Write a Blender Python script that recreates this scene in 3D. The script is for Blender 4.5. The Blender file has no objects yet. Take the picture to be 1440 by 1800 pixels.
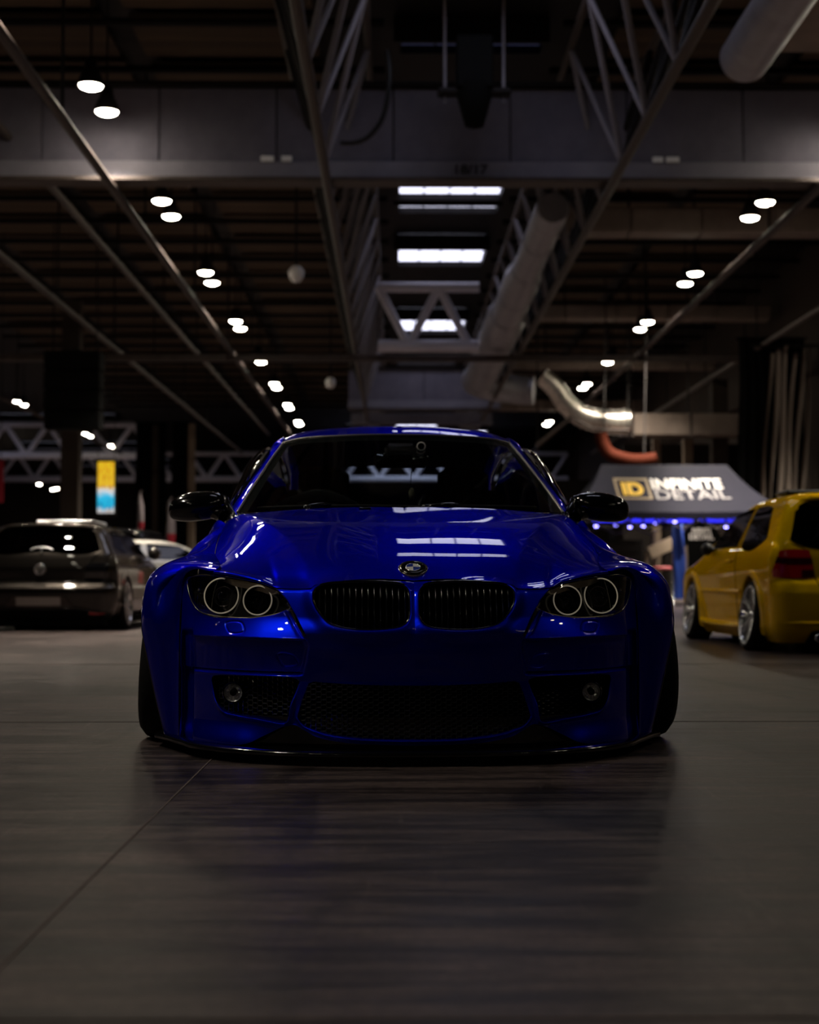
import bpy, math, random
import numpy as np
from math import sin, cos, pi, radians
from mathutils import Matrix, Vector

S = bpy.context.scene
C = S.collection
rng = random.Random(7)

# ------------------------------------------------------------------ camera, world, exposure
cam_data = bpy.data.cameras.new('camera')
cam = bpy.data.objects.new('camera', cam_data)
C.objects.link(cam)
cam.location = (0, 0, 0.61)
cam.rotation_euler = (radians(90 + 2.6), 0, radians(-0.573))
cam_data.sensor_fit = 'HORIZONTAL'
cam_data.sensor_width = 24.0
cam_data.lens = 24.0 * 2600 / 1440
cam_data.clip_end = 400
cam_data.dof.use_dof = True
cam_data.dof.focus_distance = 5.25
cam_data.dof.aperture_fstop = 2.1
S.camera = cam

world = bpy.data.worlds.new('world')
S.world = world
world.use_nodes = True
world.node_tree.nodes['Background'].inputs[0].default_value = (0.6, 0.65, 0.8, 1)
world.node_tree.nodes['Background'].inputs[1].default_value = 0.02

S.view_settings.view_transform = 'Standard'
S.view_settings.look = 'None'
S.view_settings.exposure = 0.0
S.view_settings.gamma = 1.0
S.view_settings.use_curve_mapping = False

LAMP_W = 3600.0          # each high-bay lamp
DIM = 0.10
SKY_E = 2.3             # daylight seen through the rooflights
LED_W = 3.0

# ------------------------------------------------------------------ helpers
def nodes_of(m):
    return m.node_tree.nodes, m.node_tree.links

def mat(name, col, rough=0.5, metal=0.0, coat=0.0, emit=None, es=0.0, spec=0.5, coat_rough=0.02):
    m = bpy.data.materials.new(name)
    m.use_nodes = True
    b = m.node_tree.nodes['Principled BSDF']
    b.inputs['Base Color'].default_value = (*col, 1)
    b.inputs['Roughness'].default_value = rough
    b.inputs['Metallic'].default_value = metal
    b.inputs['Coat Weight'].default_value = coat
    b.inputs['Coat Roughness'].default_value = coat_rough
    b.inputs['Specular IOR Level'].default_value = spec
    if emit:
        b.inputs['Emission Color'].default_value = (*emit, 1)
        b.inputs['Emission Strength'].default_value = es
    return m

def noisy(name, c1, c2, scale=(4, 4, 4), rough=(0.5, 0.8), bump=0.1, detail=6, metal=0.0, dist=0.01, coord='Object', spec=.12):
    """two-tone procedural surface with roughness variation and bump"""
    m = bpy.data.materials.new(name)
    m.use_nodes = True
    N, L = nodes_of(m)
    b = N['Principled BSDF']
    b.inputs['Metallic'].default_value = metal
    b.inputs['Specular IOR Level'].default_value = spec
    tc = N.new('ShaderNodeTexCoord'); mp = N.new('ShaderNodeMapping')
    mp.inputs['Scale'].default_value = scale
    L.new(tc.outputs[coord], mp.inputs['Vector'])
    n = N.new('ShaderNodeTexNoise'); n.inputs['Scale'].default_value = 1; n.inputs['Detail'].default_value = detail
    n.inputs['Roughness'].default_value = 0.65
    L.new(mp.outputs[0], n.inputs['Vector'])
    r = N.new('ShaderNodeValToRGB')
    r.color_ramp.elements[0].position = 0.32; r.color_ramp.elements[1].position = 0.68
    r.color_ramp.elements[0].color = (*c1, 1); r.color_ramp.elements[1].color = (*c2, 1)
    L.new(n.outputs['Fac'], r.inputs[0]); L.new(r.outputs[0], b.inputs['Base Color'])
    mr = N.new('ShaderNodeMapRange')
    mr.inputs['To Min'].default_value = rough[0]; mr.inputs['To Max'].default_value = rough[1]
    L.new(n.outputs['Fac'], mr.inputs['Value']); L.new(mr.outputs[0], b.inputs['Roughness'])
    bp = N.new('ShaderNodeBump'); bp.inputs['Strength'].default_value = bump; bp.inputs['Distance'].default_value = dist
    L.new(n.outputs['Fac'], bp.inputs['Height']); L.new(bp.outputs[0], b.inputs['Normal'])
    return m

def glass(name, tint, refl=1.0, rough=0.0, ior=1.5):
    """thin pane: tinted see-through with fresnel reflection"""
    m = bpy.data.materials.new(name)
    m.use_nodes = True
    N, L = nodes_of(m)
    N.remove(N['Principled BSDF'])
    out = N['Material Output']
    t = N.new('ShaderNodeBsdfTransparent'); t.inputs[0].default_value = (*tint, 1)
    g = N.new('ShaderNodeBsdfGlossy'); g.inputs['Roughness'].default_value = rough
    g.inputs['Color'].default_value = (refl, refl, refl, 1)
    # Schlick reflectance, the same from either side of the thin sheet
    ge = N.new('ShaderNodeNewGeometry'); dt = N.new('ShaderNodeVectorMath'); dt.operation = 'DOT_PRODUCT'
    L.new(ge.outputs['Normal'], dt.inputs[0]); L.new(ge.outputs['Incoming'], dt.inputs[1])
    def mth(op, a, b=None, c=None):
        n = N.new('ShaderNodeMath'); n.operation = op
        for i, v in enumerate((a, b, c)):
            if v is None: continue
            if isinstance(v, (int, float)): n.inputs[i].default_value = v
            else: L.new(v, n.inputs[i])
        return n.outputs[0]
    f0 = ((ior - 1) / (ior + 1)) ** 2
    f = mth('MULTIPLY_ADD', mth('POWER', mth('SUBTRACT', 1.0, mth('ABSOLUTE', dt.outputs['Value'])), 5.0), 1 - f0, f0)
    mx = N.new('ShaderNodeMixShader')
    L.new(f, mx.inputs[0]); L.new(t.outputs[0], mx.inputs[1]); L.new(g.outputs[0], mx.inputs[2])
    L.new(mx.outputs[0], out.inputs['Surface'])
    return m

def mesh(name, V, F, mats, parent=None, smooth=True, idx=None):
    me = bpy.data.meshes.new(name)
    V = np.asarray(V, dtype=float).reshape(-1, 3)
    me.from_pydata(V.tolist(), [], [tuple(int(i) for i in f) for f in F])
    if not isinstance(mats, (list, tuple)):
        mats = [mats]
    for m in mats:
        me.materials.append(m)
    if idx is not None:
        me.polygons.foreach_set('material_index', np.asarray(idx, dtype=np.int32))
    if smooth:
        me.polygons.foreach_set('use_smooth', np.ones(len(me.polygons), dtype=bool))
    me.update()
    o = bpy.data.objects.new(name, me)
    C.objects.link(o)
    if parent:
        o.parent = parent
    return o

def sharpen(o, deg=40):
    me = o.data
    me.set_sharp_from_angle(angle=radians(deg))
    return o

def tag(o, label=None, cat=None, group=None, kind=None):
    if label: o['label'] = label
    if cat: o['category'] = cat
    if group: o['group'] = group
    if kind: o['kind'] = kind
    return o

def thing(name, label, cat, loc=(0, 0, 0), rz=0.0, group=None):
    o = bpy.data.objects.new(name, None)
    C.objects.link(o)
    o.location = loc; o.rotation_euler = (0, 0, rz)
    o.empty_display_size = 0.1
    return tag(o, label, cat, group)

def copy_tree(o, parent=None):
    c = o.copy(); C.objects.link(c)
    if parent: c.parent = parent
    for ch in list(o.children):
        copy_tree(ch, c)
    return c

def gridF(nu, nv, off=0, wrapu=False, wrapv=False, flip=False):
    F = []
    for i in range(nu if wrapu else nu - 1):
        for j in range(nv if wrapv else nv - 1):
            a = off + i * nv + j; b = off + i * nv + (j + 1) % nv
            c = off + ((i + 1) % nu) * nv + (j + 1) % nv; d = off + ((i + 1) % nu) * nv + j
            F.append((a, d, c, b) if flip else (a, b, c, d))
    return F

def mir(P):
    Q = np.array(P, dtype=float).copy(); Q[..., 0] *= -1
    return Q

class MB:
    """collects shapes for one mesh object"""
    def __init__(s): s.V = []; s.F = []; s.I = []; s.n = 0
    def add(s, V, F, mi=0):
        V = np.asarray(V, dtype=float).reshape(-1, 3)
        s.V.append(V); s.F += [tuple(int(i) + s.n for i in f) for f in F]; s.I += [mi] * len(F); s.n += len(V)
        return s
    def grid(s, P, mi=0, flip=False, **k):
        P = np.asarray(P); return s.add(P, gridF(P.shape[0], P.shape[1], flip=flip, **k), mi)
    def sym(s, P, mi=0):
        s.grid(P, mi); return s.grid(mir(P), mi, flip=True)
    def box(s, c, d, mi=0, bev=0.0, rot=None):
        x, y, z = [v / 2 for v in d]
        b = min(bev, x * .9, y * .9, z * .9)
        if b <= 0:
            V = np.array([(sx * x, sy * y, sz * z) for sx in (-1, 1) for sy in (-1, 1) for sz in (-1, 1)])
            F = [(0, 1, 3, 2), (4, 6, 7, 5), (0, 4, 5, 1), (2, 3, 7, 6), (0, 2, 6, 4), (1, 5, 7, 3)]
        else:
            V = []; ix = {}
            for sx in (-1, 1):
                for sy in (-1, 1):
                    for sz in (-1, 1):
                        for ax in range(3):
                            p = [sx * (x - b), sy * (y - b), sz * (z - b)]
                            p[ax] = (sx * x, sy * y, sz * z)[ax]
                            ix[(sx, sy, sz, ax)] = len(V); V.append(p)
            V = np.array(V); F = []
            for sg in (-1, 1):
                q = lambda A, ax: tuple(ix[(*a, ax)] for a in A)
                F.append(q([(sg, -1, -1), (sg, 1, -1), (sg, 1, 1), (sg, -1, 1)], 0))
                F.append(q([(-1, sg, -1), (1, sg, -1), (1, sg, 1), (-1, sg, 1)], 1))
                F.append(q([(-1, -1, sg), (1, -1, sg), (1, 1, sg), (-1, 1, sg)], 2))
            for a in (-1, 1):
                for c2 in (-1, 1):
                    F.append((ix[(a, c2, -1, 0)], ix[(a, c2, 1, 0)], ix[(a, c2, 1, 1)], ix[(a, c2, -1, 1)]))
                    F.append((ix[(a, -1, c2, 0)], ix[(a, 1, c2, 0)], ix[(a, 1, c2, 2)], ix[(a, -1, c2, 2)]))
                    F.append((ix[(-1, a, c2, 1)], ix[(1, a, c2, 1)], ix[(1, a, c2, 2)], ix[(-1, a, c2, 2)]))
            for sx in (-1, 1):
                for sy in (-1, 1):
                    for sz in (-1, 1):
                        F.append(tuple(ix[(sx, sy, sz, ax)] for ax in range(3)))
        if rot is not None:
            V = V @ np.array(rot.to_3x3() if hasattr(rot, 'to_3x3') else rot).T
        return s.add(V + np.array(c), F, mi)
    def tube(s, path, r, n=8, mi=0, caps=True, closed=False):
        P = np.asarray(path, dtype=float); m = len(P)
        rr = np.full(m, r, dtype=float) if np.isscalar(r) else np.interp(np.linspace(0, 1, m), np.linspace(0, 1, len(r)), r)
        if closed:
            T = np.roll(P, -1, 0) - np.roll(P, 1, 0)
        else:
            T = np.gradient(P, axis=0)
        T /= np.linalg.norm(T, axis=1)[:, None] + 1e-12
        ref = np.array([0, 0, 1.0]) if abs(T[0][2]) < 0.9 else np.array([1.0, 0, 0])
        A = []
        u = np.cross(T[0], ref); u /= np.linalg.norm(u)
        for k in range(m):
            u = u - T[k] * np.dot(u, T[k]); u /= np.linalg.norm(u) + 1e-12
            v = np.cross(T[k], u)
            A.append([P[k] + rr[k] * (cos(a) * u + sin(a) * v) for a in np.linspace(0, 2 * pi, n, endpoint=False)])
        A = np.array(A); base = s.n
        s.add(A, gridF(m, n, wrapv=True, wrapu=closed), mi)
        if caps and not closed:
            s.F.append(tuple(base + j for j in range(n))); s.I.append(mi)
            s.F.append(tuple(base + (m - 1) * n + j for j in reversed(range(n)))); s.I.append(mi)
        return s
    def lathe(s, prof, n=32, axis='z', c=(0, 0, 0), mi=0):
        """prof: list of (r, h)"""
        A = []
        for r, h in prof:
            row = []
            for a in np.linspace(0, 2 * pi, n, endpoint=False):
                p = (r * cos(a), r * sin(a), h)
                if axis == 'x': p = (p[2], p[0], p[1])
                if axis == 'y': p = (p[0], p[2], p[1])
                row.append(p)
            A.append(row)
        A = np.array(A) + np.array(c)
        return s.add(A, gridF(len(prof), n, wrapv=True), mi)
    def torus(s, c, R, r, axis=(0, 1, 0), n=40, m=8, mi=0):
        a = Vector(axis).normalized(); u = a.orthogonal().normalized(); v = a.cross(u)
        path = [Vector(c) + u * R * cos(t) + v * R * sin(t) for t in np.linspace(0, 2 * pi, n, endpoint=False)]
        return s.tube([tuple(p) for p in path], r, m, mi, closed=True)
    def plate(s, poly, y0, y1, mi=0, axes='xz'):
        """extruded polygon"""
        n = len(poly)
        def P(p, d):
            if axes == 'xz': return (p[0], d, p[1])
            if axes == 'xy': return (p[0], p[1], d)
            return (d, p[0], p[1])
        V = [P(p, y0) for p in poly] + [P(p, y1) for p in poly]
        F = [tuple(range(n)), tuple(reversed(range(n, 2 * n)))] + [(i, (i + 1) % n, n + (i + 1) % n, n + i) for i in range(n)]
        return s.add(V, F, mi)
    def build(s, name, mats, parent=None, smooth=True, sharp=None):
        o = mesh(name, np.concatenate(s.V), s.F, mats, parent, smooth, s.I)
        if sharp: sharpen(o, sharp)
        return o

def cr(P, n, closed=False):
    """Catmull-Rom through points, n samples, chord-length parameter"""
    P = np.asarray(P, dtype=float)
    if len(P) == 2 and not closed:
        t = np.linspace(0, 1, n)[:, None]; return P[0] * (1 - t) + P[1] * t
    if closed:
        E = np.concatenate([P[-1:], P, P[:2]], 0)
        k = np.concatenate([[0], np.cumsum(np.linalg.norm(np.diff(E, axis=0), axis=1) + 1e-9)])
        T = (E[2:] - E[:-2]) / (k[2:] - k[:-2])[:, None]
        kk = k[1:-1]
        return herm(E[1:-1], T, kk, np.linspace(kk[0], kk[-1], n, endpoint=False))
    d = np.linalg.norm(np.diff(P, axis=0), axis=1) + 1e-9
    k = np.concatenate([[0], np.cumsum(d)])
    T = np.zeros_like(P)
    T[1:-1] = ((P[1:-1] - P[:-2]) / d[:-1, None] * d[1:, None] + (P[2:] - P[1:-1]) / d[1:, None] * d[:-1, None]) / (d[1:, None] + d[:-1, None])
    T[0] = 2 * (P[1] - P[0]) / d[0] - T[1]; T[-1] = 2 * (P[-1] - P[-2]) / d[-1] - T[-2]
    return herm(P, T, k, np.linspace(0, k[-1], n))

def herm(P, T, k, t):
    i = np.clip(np.searchsorted(k, t, side='right') - 1, 0, len(k) - 2)
    h = (k[i + 1] - k[i]); u = ((t - k[i]) / h)[:, None]; h = h[:, None]
    return (2 * u**3 - 3 * u**2 + 1) * P[i] + (u**3 - 2 * u**2 + u) * h * T[i] + (-2 * u**3 + 3 * u**2) * P[i + 1] + (u**3 - u**2) * h * T[i + 1]

def pchip(x, y, xq):
    """monotone cubic"""
    x = np.asarray(x, float); y = np.asarray(y, float); h = np.diff(x); d = np.diff(y) / h
    m = np.zeros_like(y)
    for i in range(1, len(x) - 1):
        if d[i - 1] * d[i] > 0:
            w1 = 2 * h[i] + h[i - 1]; w2 = h[i] + 2 * h[i - 1]
            m[i] = (w1 + w2) / (w1 / d[i - 1] + w2 / d[i])
    m[0] = d[0]; m[-1] = d[-1]
    xq = np.clip(np.asarray(xq, float), x[0], x[-1])
    i = np.clip(np.searchsorted(x, xq, side='right') - 1, 0, len(x) - 2)
    u = (xq - x[i]) / h[i]
    return (2*u**3-3*u**2+1)*y[i] + (u**3-2*u**2+u)*h[i]*m[i] + (-2*u**3+3*u**2)*y[i+1] + (u**3-u**2)*h[i]*m[i+1]

def loft(curves, nu, nv, creases=()):
    """surface through curves; nu samples along each, nv across; creases = curve indices kept sharp"""
    K = np.array([cr(c, nu) for c in curves])          # (m, nu, 3)
    br = [0] + [c for c in creases] + [len(curves) - 1]
    out = []
    tot = sum(np.linalg.norm(np.diff(K[a:b + 1], axis=0), axis=2).mean(1).sum() for a, b in zip(br[:-1], br[1:]))
    for a, b in zip(br[:-1], br[1:]):
        L_ = np.linalg.norm(np.diff(K[a:b + 1], axis=0), axis=2).mean(1).sum()
        n = max(3, int(round(nv * L_ / tot)) + 1)
        A = np.array([cr(K[a:b + 1, j], n) for j in range(nu)]).transpose(1, 0, 2)
        out.append(A if not out else A[1:])
    return np.concatenate(out, 0)

def sdf(px, pz, poly):
    """signed distance to polygon (negative inside)"""
    P = np.asarray(poly, float); Q = np.roll(P, -1, 0)
    x = px.ravel(); z = pz.ravel()
    d = np.full(x.shape, 1e9); ins = np.zeros(x.shape, bool)
    for (ax, az), (bx, bz) in zip(P, Q):
        ex, ez = bx - ax, bz - az
        t = np.clip(((x - ax) * ex + (z - az) * ez) / (ex * ex + ez * ez + 1e-12), 0, 1)
        d = np.minimum(d, np.hypot(x - ax - t * ex, z - az - t * ez))
        c = ((az > z) != (bz > z)) & (x < ex * (z - az) / (ez + 1e-15 if ez == 0 else ez) + ax)
        ins ^= c
    return np.where(ins, -d, d).reshape(px.shape)

def sm(a, b, x):
    t = np.clip((x - a) / (b - a), 0, 1); return t * t * (3 - 2 * t)

def text_mesh(name, body, size, m, parent, loc, rot, thick=0.004, bold=0.0, align='CENTER', sx=1.0, shear=0.0):
    cu = bpy.data.curves.new(name, 'FONT')
    cu.body = body; cu.size = size; cu.extrude = thick; cu.offset = bold
    cu.align_x = align; cu.align_y = 'CENTER'; cu.shear = shear
    t = bpy.data.objects.new(name, cu); C.objects.link(t)
    dg = bpy.context.evaluated_depsgraph_get()
    me = bpy.data.meshes.new_from_object(t.evaluated_get(dg))
    bpy.data.objects.remove(t)
    me.name = name; me.materials.clear(); me.materials.append(m)
    o = bpy.data.objects.new(name, me); C.objects.link(o)
    if parent: o.parent = parent
    o.location = loc; o.rotation_euler = rot; o.scale = (sx, 1, 1)
    return o

# ------------------------------------------------------------------ materials
def floor_material():
    m = bpy.data.materials.new('worn_concrete_floor'); m.use_nodes = True
    N, L = nodes_of(m); b = N['Principled BSDF']
    tc = N.new('ShaderNodeTexCoord')
    def noise(scale, sc, det=6, rough=.6, dist=0):
        mp = N.new('ShaderNodeMapping'); mp.inputs['Scale'].default_value = sc
        L.new(tc.outputs['Object'], mp.inputs['Vector'])
        n = N.new('ShaderNodeTexNoise'); n.inputs['Scale'].default_value = scale
        n.inputs['Detail'].default_value = det; n.inputs['Roughness'].default_value = rough
        n.inputs['Distortion'].default_value = dist
        L.new(mp.outputs[0], n.inputs['Vector']); return n
    def ramp(src, p0, p1, c0, c1):
        r = N.new('ShaderNodeValToRGB')
        r.color_ramp.elements[0].position = p0; r.color_ramp.elements[1].position = p1
        r.color_ramp.elements[0].color = (*c0, 1); r.color_ramp.elements[1].color = (*c1, 1)
        L.new(src, r.inputs[0]); return r
    def mix(fac, a, bb, mode='MULTIPLY'):
        x = N.new('ShaderNodeMix'); x.data_type = 'RGBA'; x.blend_type = mode
        if isinstance(fac, float): x.inputs[0].default_value = fac
        else: L.new(fac, x.inputs[0])
        L.new(a, x.inputs[6]); L.new(bb, x.inputs[7]); return x.outputs[2]
    big = noise(0.55, (1, 1, 1), 5, .6, .4)
    streak = noise(3.0, (0.35, 3.2, 1), 8, .7, .3)       # sweeping marks run across the hall
    fine = noise(38, (1, 1, 1), 6, .7)
    base = ramp(big.outputs['Fac'], .4, .62, (.052, .040, .039), (.105, .081, .077))
    st = ramp(streak.outputs['Fac'], .45, .56, (.44, .44, .47), (1.2, 1.16, 1.14))
    fi = ramp(fine.outputs['Fac'], .4, .62, (.74, .74, .74), (1.15, 1.15, 1.15))
    col = mix(1.0, base.outputs[0], st.outputs[0]); col = mix(1.0, col, fi.outputs[0])
    st2 = noise(10.0, (.30, 2.6, 1), 6, .7, .5)
    s2 = ramp(st2.outputs['Fac'], .42, .60, (.70, .70, .71), (1.16, 1.15, 1.14)); col = mix(1.0, col, s2.outputs[0])
    # dark rubber scuffs and pale scratches
    scuff = noise(1.6, (1.8, .5, 1), 4, .5, 1.2)
    sr = ramp(scuff.outputs['Fac'], .55, .66, (1, 1, 1), (.5, .5, .52)); col = mix(1.0, col, sr.outputs[0])
    sp = noise(95, (1, 1, 1), 2, .5)
    scr = noise(5.0, (2.6, .22, 1), 7, .75, 1.5)       # pale drag scratches along the hall
    sc2 = ramp(scr.outputs['Fac'], .60, .72, (0, 0, 0), (.05, .043, .04)); col = mix(1.0, col, sc2.outputs[0], 'ADD')
    spr = ramp(sp.outputs['Fac'], .68, .74, (0, 0, 0), (.10, .09, .085)); col = mix(1.0, col, spr.outputs[0], 'ADD')
    L.new(col, b.inputs['Base Color'])
    rr = N.new('ShaderNodeMapRange'); rr.inputs['To Min'].default_value = .24; rr.inputs['To Max'].default_value = .52
    L.new(streak.outputs['Fac'], rr.inputs['Value']); L.new(rr.outputs[0], b.inputs['Roughness'])
    b.inputs['Specular IOR Level'].default_value = .14
    ad = N.new('ShaderNodeMath'); ad.operation = 'ADD'; L.new(streak.outputs['Fac'], ad.inputs[0]); L.new(fine.outputs['Fac'], ad.inputs[1])
    bp = N.new('ShaderNodeBump'); bp.inputs['Strength'].default_value = .25; bp.inputs['Distance'].default_value = .004
    L.new(ad.outputs[0], bp.inputs['Height']); L.new(bp.outputs[0], b.inputs['Normal'])
    return m

def paint(name, col, metal=.55, rough=.34, coat=1.0):
    m = mat(name, col, rough, metal, coat, coat_rough=.015)
    N, L = nodes_of(m); b = N['Principled BSDF']
    tc = N.new('ShaderNodeTexCoord'); n = N.new('ShaderNodeTexNoise'); n.inputs['Scale'].default_value = 900; n.inputs['Detail'].default_value = 1
    L.new(tc.outputs['Object'], n.inputs['Vector'])
    mr = N.new('ShaderNodeMapRange'); mr.inputs['To Min'].default_value = rough - .06; mr.inputs['To Max'].default_value = rough + .08
    L.new(n.outputs['Fac'], mr.inputs['Value']); L.new(mr.outputs[0], b.inputs['Roughness'])
    b.inputs['Coat IOR'].default_value = 1.42
    b.inputs['Specular IOR Level'].default_value = 0.0
    b.inputs['Specular Tint'].default_value = (*[c / max(col) for c in col], 1)
    return m

M = {}
M['floor'] = floor_material()
M['joint'] = mat('joint_filler', (.125, .10, .095), .8, spec=.1)
M['blue'] = paint('blue_metallic_paint', (.001, .010, .62), .88, .40)
M['yellow'] = paint('gold_yellow_paint', (.80, .50, .003), .72, .42, coat=.5)
M['grey_paint'] = paint('dark_grey_paint', (.022, .019, .017), .75, .34)
M['silver_paint'] = paint('silver_paint', (.45, .43, .41), .7, .35)
M['black_paint'] = paint('black_paint', (.008, .008, .009), .1, .3)
M['gloss_black'] = mat('gloss_black_plastic', (.004, .004, .005), .12, 0, 1.0)
M['black_plastic'] = mat('black_plastic', (.006, .006, .007), .45, spec=.4)
M['void_black'] = mat('matte_black_cavity', (.003, .003, .003), .85, spec=.08)
M['rubber'] = noisy('tyre_rubber', (.008, .008, .008), (.016, .016, .016), (30, 30, 30), (.6, .8), .2)
M['chrome'] = mat('chrome', (.8, .8, .82), .08, 1.0)
M['dark_chrome'] = mat('dark_chrome', (.28, .26, .25), .16, 1.0)
M['alloy'] = mat('machined_alloy', (.72, .72, .74), .22, 1.0)
M['fog_silver'] = mat('fog_lamp_silver', (.75, .74, .74), .3, .7)
M['mesh_black'] = mat('grille_mesh_metal', (.12, .12, .12), .15, .9)
M['bezel'] = mat('lamp_bezel_plastic', (.016, .015, .014), .2, 0, .6)
M['white_enamel'] = mat('white_enamel', (.8, .8, .8), .25, 0, .6)
M['blue_enamel'] = mat('blue_enamel', (.01, .03, .30), .25, 0, .6)
M['ring'] = mat('lamp_ring_glow', (.75, .66, .50), .3, emit=(1, .85, .62), es=.11)  # the rings are unlit; this weak glow is added to brighten them
M['cream'] = mat('cream_reflector', (.42, .36, .25), .25, .6)
M['lens'] = glass('clear_lens', (.93, .94, .95))
M['screen_glass'] = glass('tinted_windscreen', (.80, .88, .90), ior=1.45)
M['dark_glass'] = glass('privacy_glass', (.010, .012, .014), ior=1.45)
M['trim_grey'] = mat('grey_trim', (.30, .29, .29), .3, .7)
M['interior'] = noisy('interior_trim', (.012, .012, .013), (.022, .021, .021), (60, 60, 60), (.6, .85), .3)
M['dash_grey'] = mat('dash_grey', (.62, .62, .60), .6)
M['leather'] = noisy('black_leather', (.014, .013, .013), (.022, .020, .020), (80, 80, 80), (.4, .6), .3)
M['red_glass'] = mat('red_lamp_plastic', (.42, .006, .012), .12, 0, 1.0)
M['smoke_lamp'] = mat('smoked_lamp_plastic', (.05, .004, .006), .12, 0, 1.0)
M['plate_white'] = mat('pale_plate', (.33, .29, .27), .5)
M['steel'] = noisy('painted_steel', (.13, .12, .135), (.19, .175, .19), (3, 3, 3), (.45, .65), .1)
M['steel_brown'] = noisy('brown_painted_steel', (.046, .036, .033), (.072, .056, .051), (3, 3, 3), (.4, .6), .1)
M['girder'] = noisy('grey_girder_cladding', (.10, .095, .125), (.14, .13, .165), (1.5, 1.5, 1.5), (.5, .7), .05)
M['pale_steel'] = noisy('pale_painted_steel', (.52, .50, .58), (.6, .58, .66), (3, 3, 3), (.45, .65), .1)
M['fascia'] = noisy('pale_girder_fascia', (.17, .16, .20), (.22, .21, .25), (1.5, 1.5, 1.5), (.5, .7), .05)
M['deck'] = noisy('brown_roof_deck', (.045, .031, .021), (.085, .058, .038), (.6, 6, 1), (.7, .9), .2)
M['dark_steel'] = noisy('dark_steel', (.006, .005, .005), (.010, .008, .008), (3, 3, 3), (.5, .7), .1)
M['duct'] = noisy('galvanised_duct', (.24, .23, .26), (.32, .31, .34), (2.5, 2.5, 2.5), (.35, .55), .06, metal=.5)
M['branch_duct'] = noisy('beige_branch_duct', (.15, .118, .10), (.20, .158, .135), (2, 2, 2), (.5, .7), .05)
M['orange_pipe'] = mat('orange_pipe', (.05, .0085, .003), .8, spec=.1)
M['foil'] = noisy('foil_duct', (.55, .50, .45), (.75, .70, .62), (8, 8, 8), (.2, .4), .35, metal=.9)
M['lamp_glow'] = mat('lamp_glow', (1, 1, 1), .5, emit=(1.0, .90, .70), es=70)
M['lamp_dim'] = mat('dimmed_lamp_glow', (1, 1, 1), .5, emit=(1.0, .90, .70), es=16)
M['sky_pane'] = mat('daylit_rooflight', (.8, .8, .85), .4, emit=(.78, .79, 1.0), es=SKY_E)
M['sky_dim'] = mat('blinded_rooflight', (.2, .2, .3), .4, emit=(.35, .42, 1.0), es=.06)
M['wall'] = noisy('dark_hall_wall', (.014, .011, .010), (.024, .019, .017), (.4, .4, .4), (.7, .9), .1)
M['wall_brown'] = noisy('brown_hall_wall', (.028, .020, .016), (.045, .033, .026), (.4, .4, .4), (.7, .9), .1)
M['black_cloth'] = noisy('black_drape', (.003, .003, .003), (.005, .005, .005), (3, 3, .3), (.85, .95), .3, spec=.05)
M['pale_drape'] = noisy('pale_drape', (.20, .16, .135), (.28, .23, .195), (3, 3, .3), (.7, .9), .2)
M['column'] = noisy('beige_column', (.16, .12, .09), (.21, .16, .12), (1, 1, .3), (.6, .8), .1)
M['canopy'] = noisy('navy_canopy_fabric', (.010, .010, .022), (.017, .016, .030), (4, 4, 4), (.7, .85), .25)
M['logo_white'] = mat('white_print', (.85, .83, .82), .6)
M['logo_grey'] = mat('grey_print', (.30, .28, .30), .6)
M['logo_yellow'] = mat('yellow_print', (.85, .52, .02), .6)
M['logo_gold'] = mat('gold_border_print', (.30, .22, .13), .6)
M['flag_blue'] = mat('blue_flag_fabric', (.01, .05, .34), .7)
M['flag_pale'] = noisy('pale_flag_fabric', (.13, .11, .12), (.20, .17, .18), (1, 1, 4), (.7, .9), .1)
M['red_cloth'] = mat('red_banner_fabric', (.22, .015, .025), .8, spec=.1)
M['pink'] = mat('pink_cushion', (.55, .12, .14), .6)
M['beige_board'] = mat('beige_board', (.40, .32, .24), .6)
M['led'] = mat('blue_led', (.2, .2, 1), .5, emit=(.25, .22, 1.0), es=14)
M['led_strip'] = mat('blue_led_strip', (.05, .05, .6), .5, emit=(.03, .03, 1.0), es=1.2)
M['black_text'] = mat('black_stencil', (.01, .01, .012), .8)

# ------------------------------------------------------------------ setting
X_L, X_R, Y_N, Y_F, Z_C = -46.0, 12.8, -34.0, 142.0, 10.62
def plane_box(name, c, d, m, label=None):
    o = MB().box(c, d).build(name, m, smooth=False)
    return tag(o, label, None, None, 'structure')
floor = plane_box('floor', ((X_L + X_R) / 2, (Y_N + Y_F) / 2, -.1), (X_R - X_L + .6, Y_F - Y_N + .6, .2), M['floor'], 'worn brownish grey concrete floor with scuffs and fine joints')
j = MB()
for x in (-9.2, -4.9, -.62, 3.66, 7.94):
    j.box((x, 50, .0005), (.005, 160, .003))
for y in (-2.2, 2.08, 6.36, 10.64, 19.2, 27.8, 36.4, 45.0):
    j.box((-5, y, .0005), (34, .005, .003))
jo = j.build('floor_joint', M['joint'], floor, smooth=False)
tag(jo, 'thin dark joint lines cut into the concrete', kind='stuff')
ceiling = plane_box('ceiling', ((X_L + X_R) / 2, (Y_N + Y_F) / 2, Z_C + .40), (X_R - X_L + .6, Y_F - Y_N + .6, .2), M['dark_steel'], 'dark hall roof of brown deck panels between steel purlins')
plane_box('wall_right', (X_R + .1, (Y_N + Y_F) / 2, 5.4), (.2, Y_F - Y_N, 11.2), M['wall_brown'], 'brown side wall of the hall behind the curtains')
plane_box('wall_left', (X_L - .1, (Y_N + Y_F) / 2, 5.4), (.2, Y_F - Y_N, 11.2), M['wall'], 'far dark side wall of the neighbouring hall')
plane_box('wall_back', ((X_L + X_R) / 2, Y_F + .1, 5.4), (X_R - X_L, .2, 11.2), M['wall'], 'far dark end wall of the hall')
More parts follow.
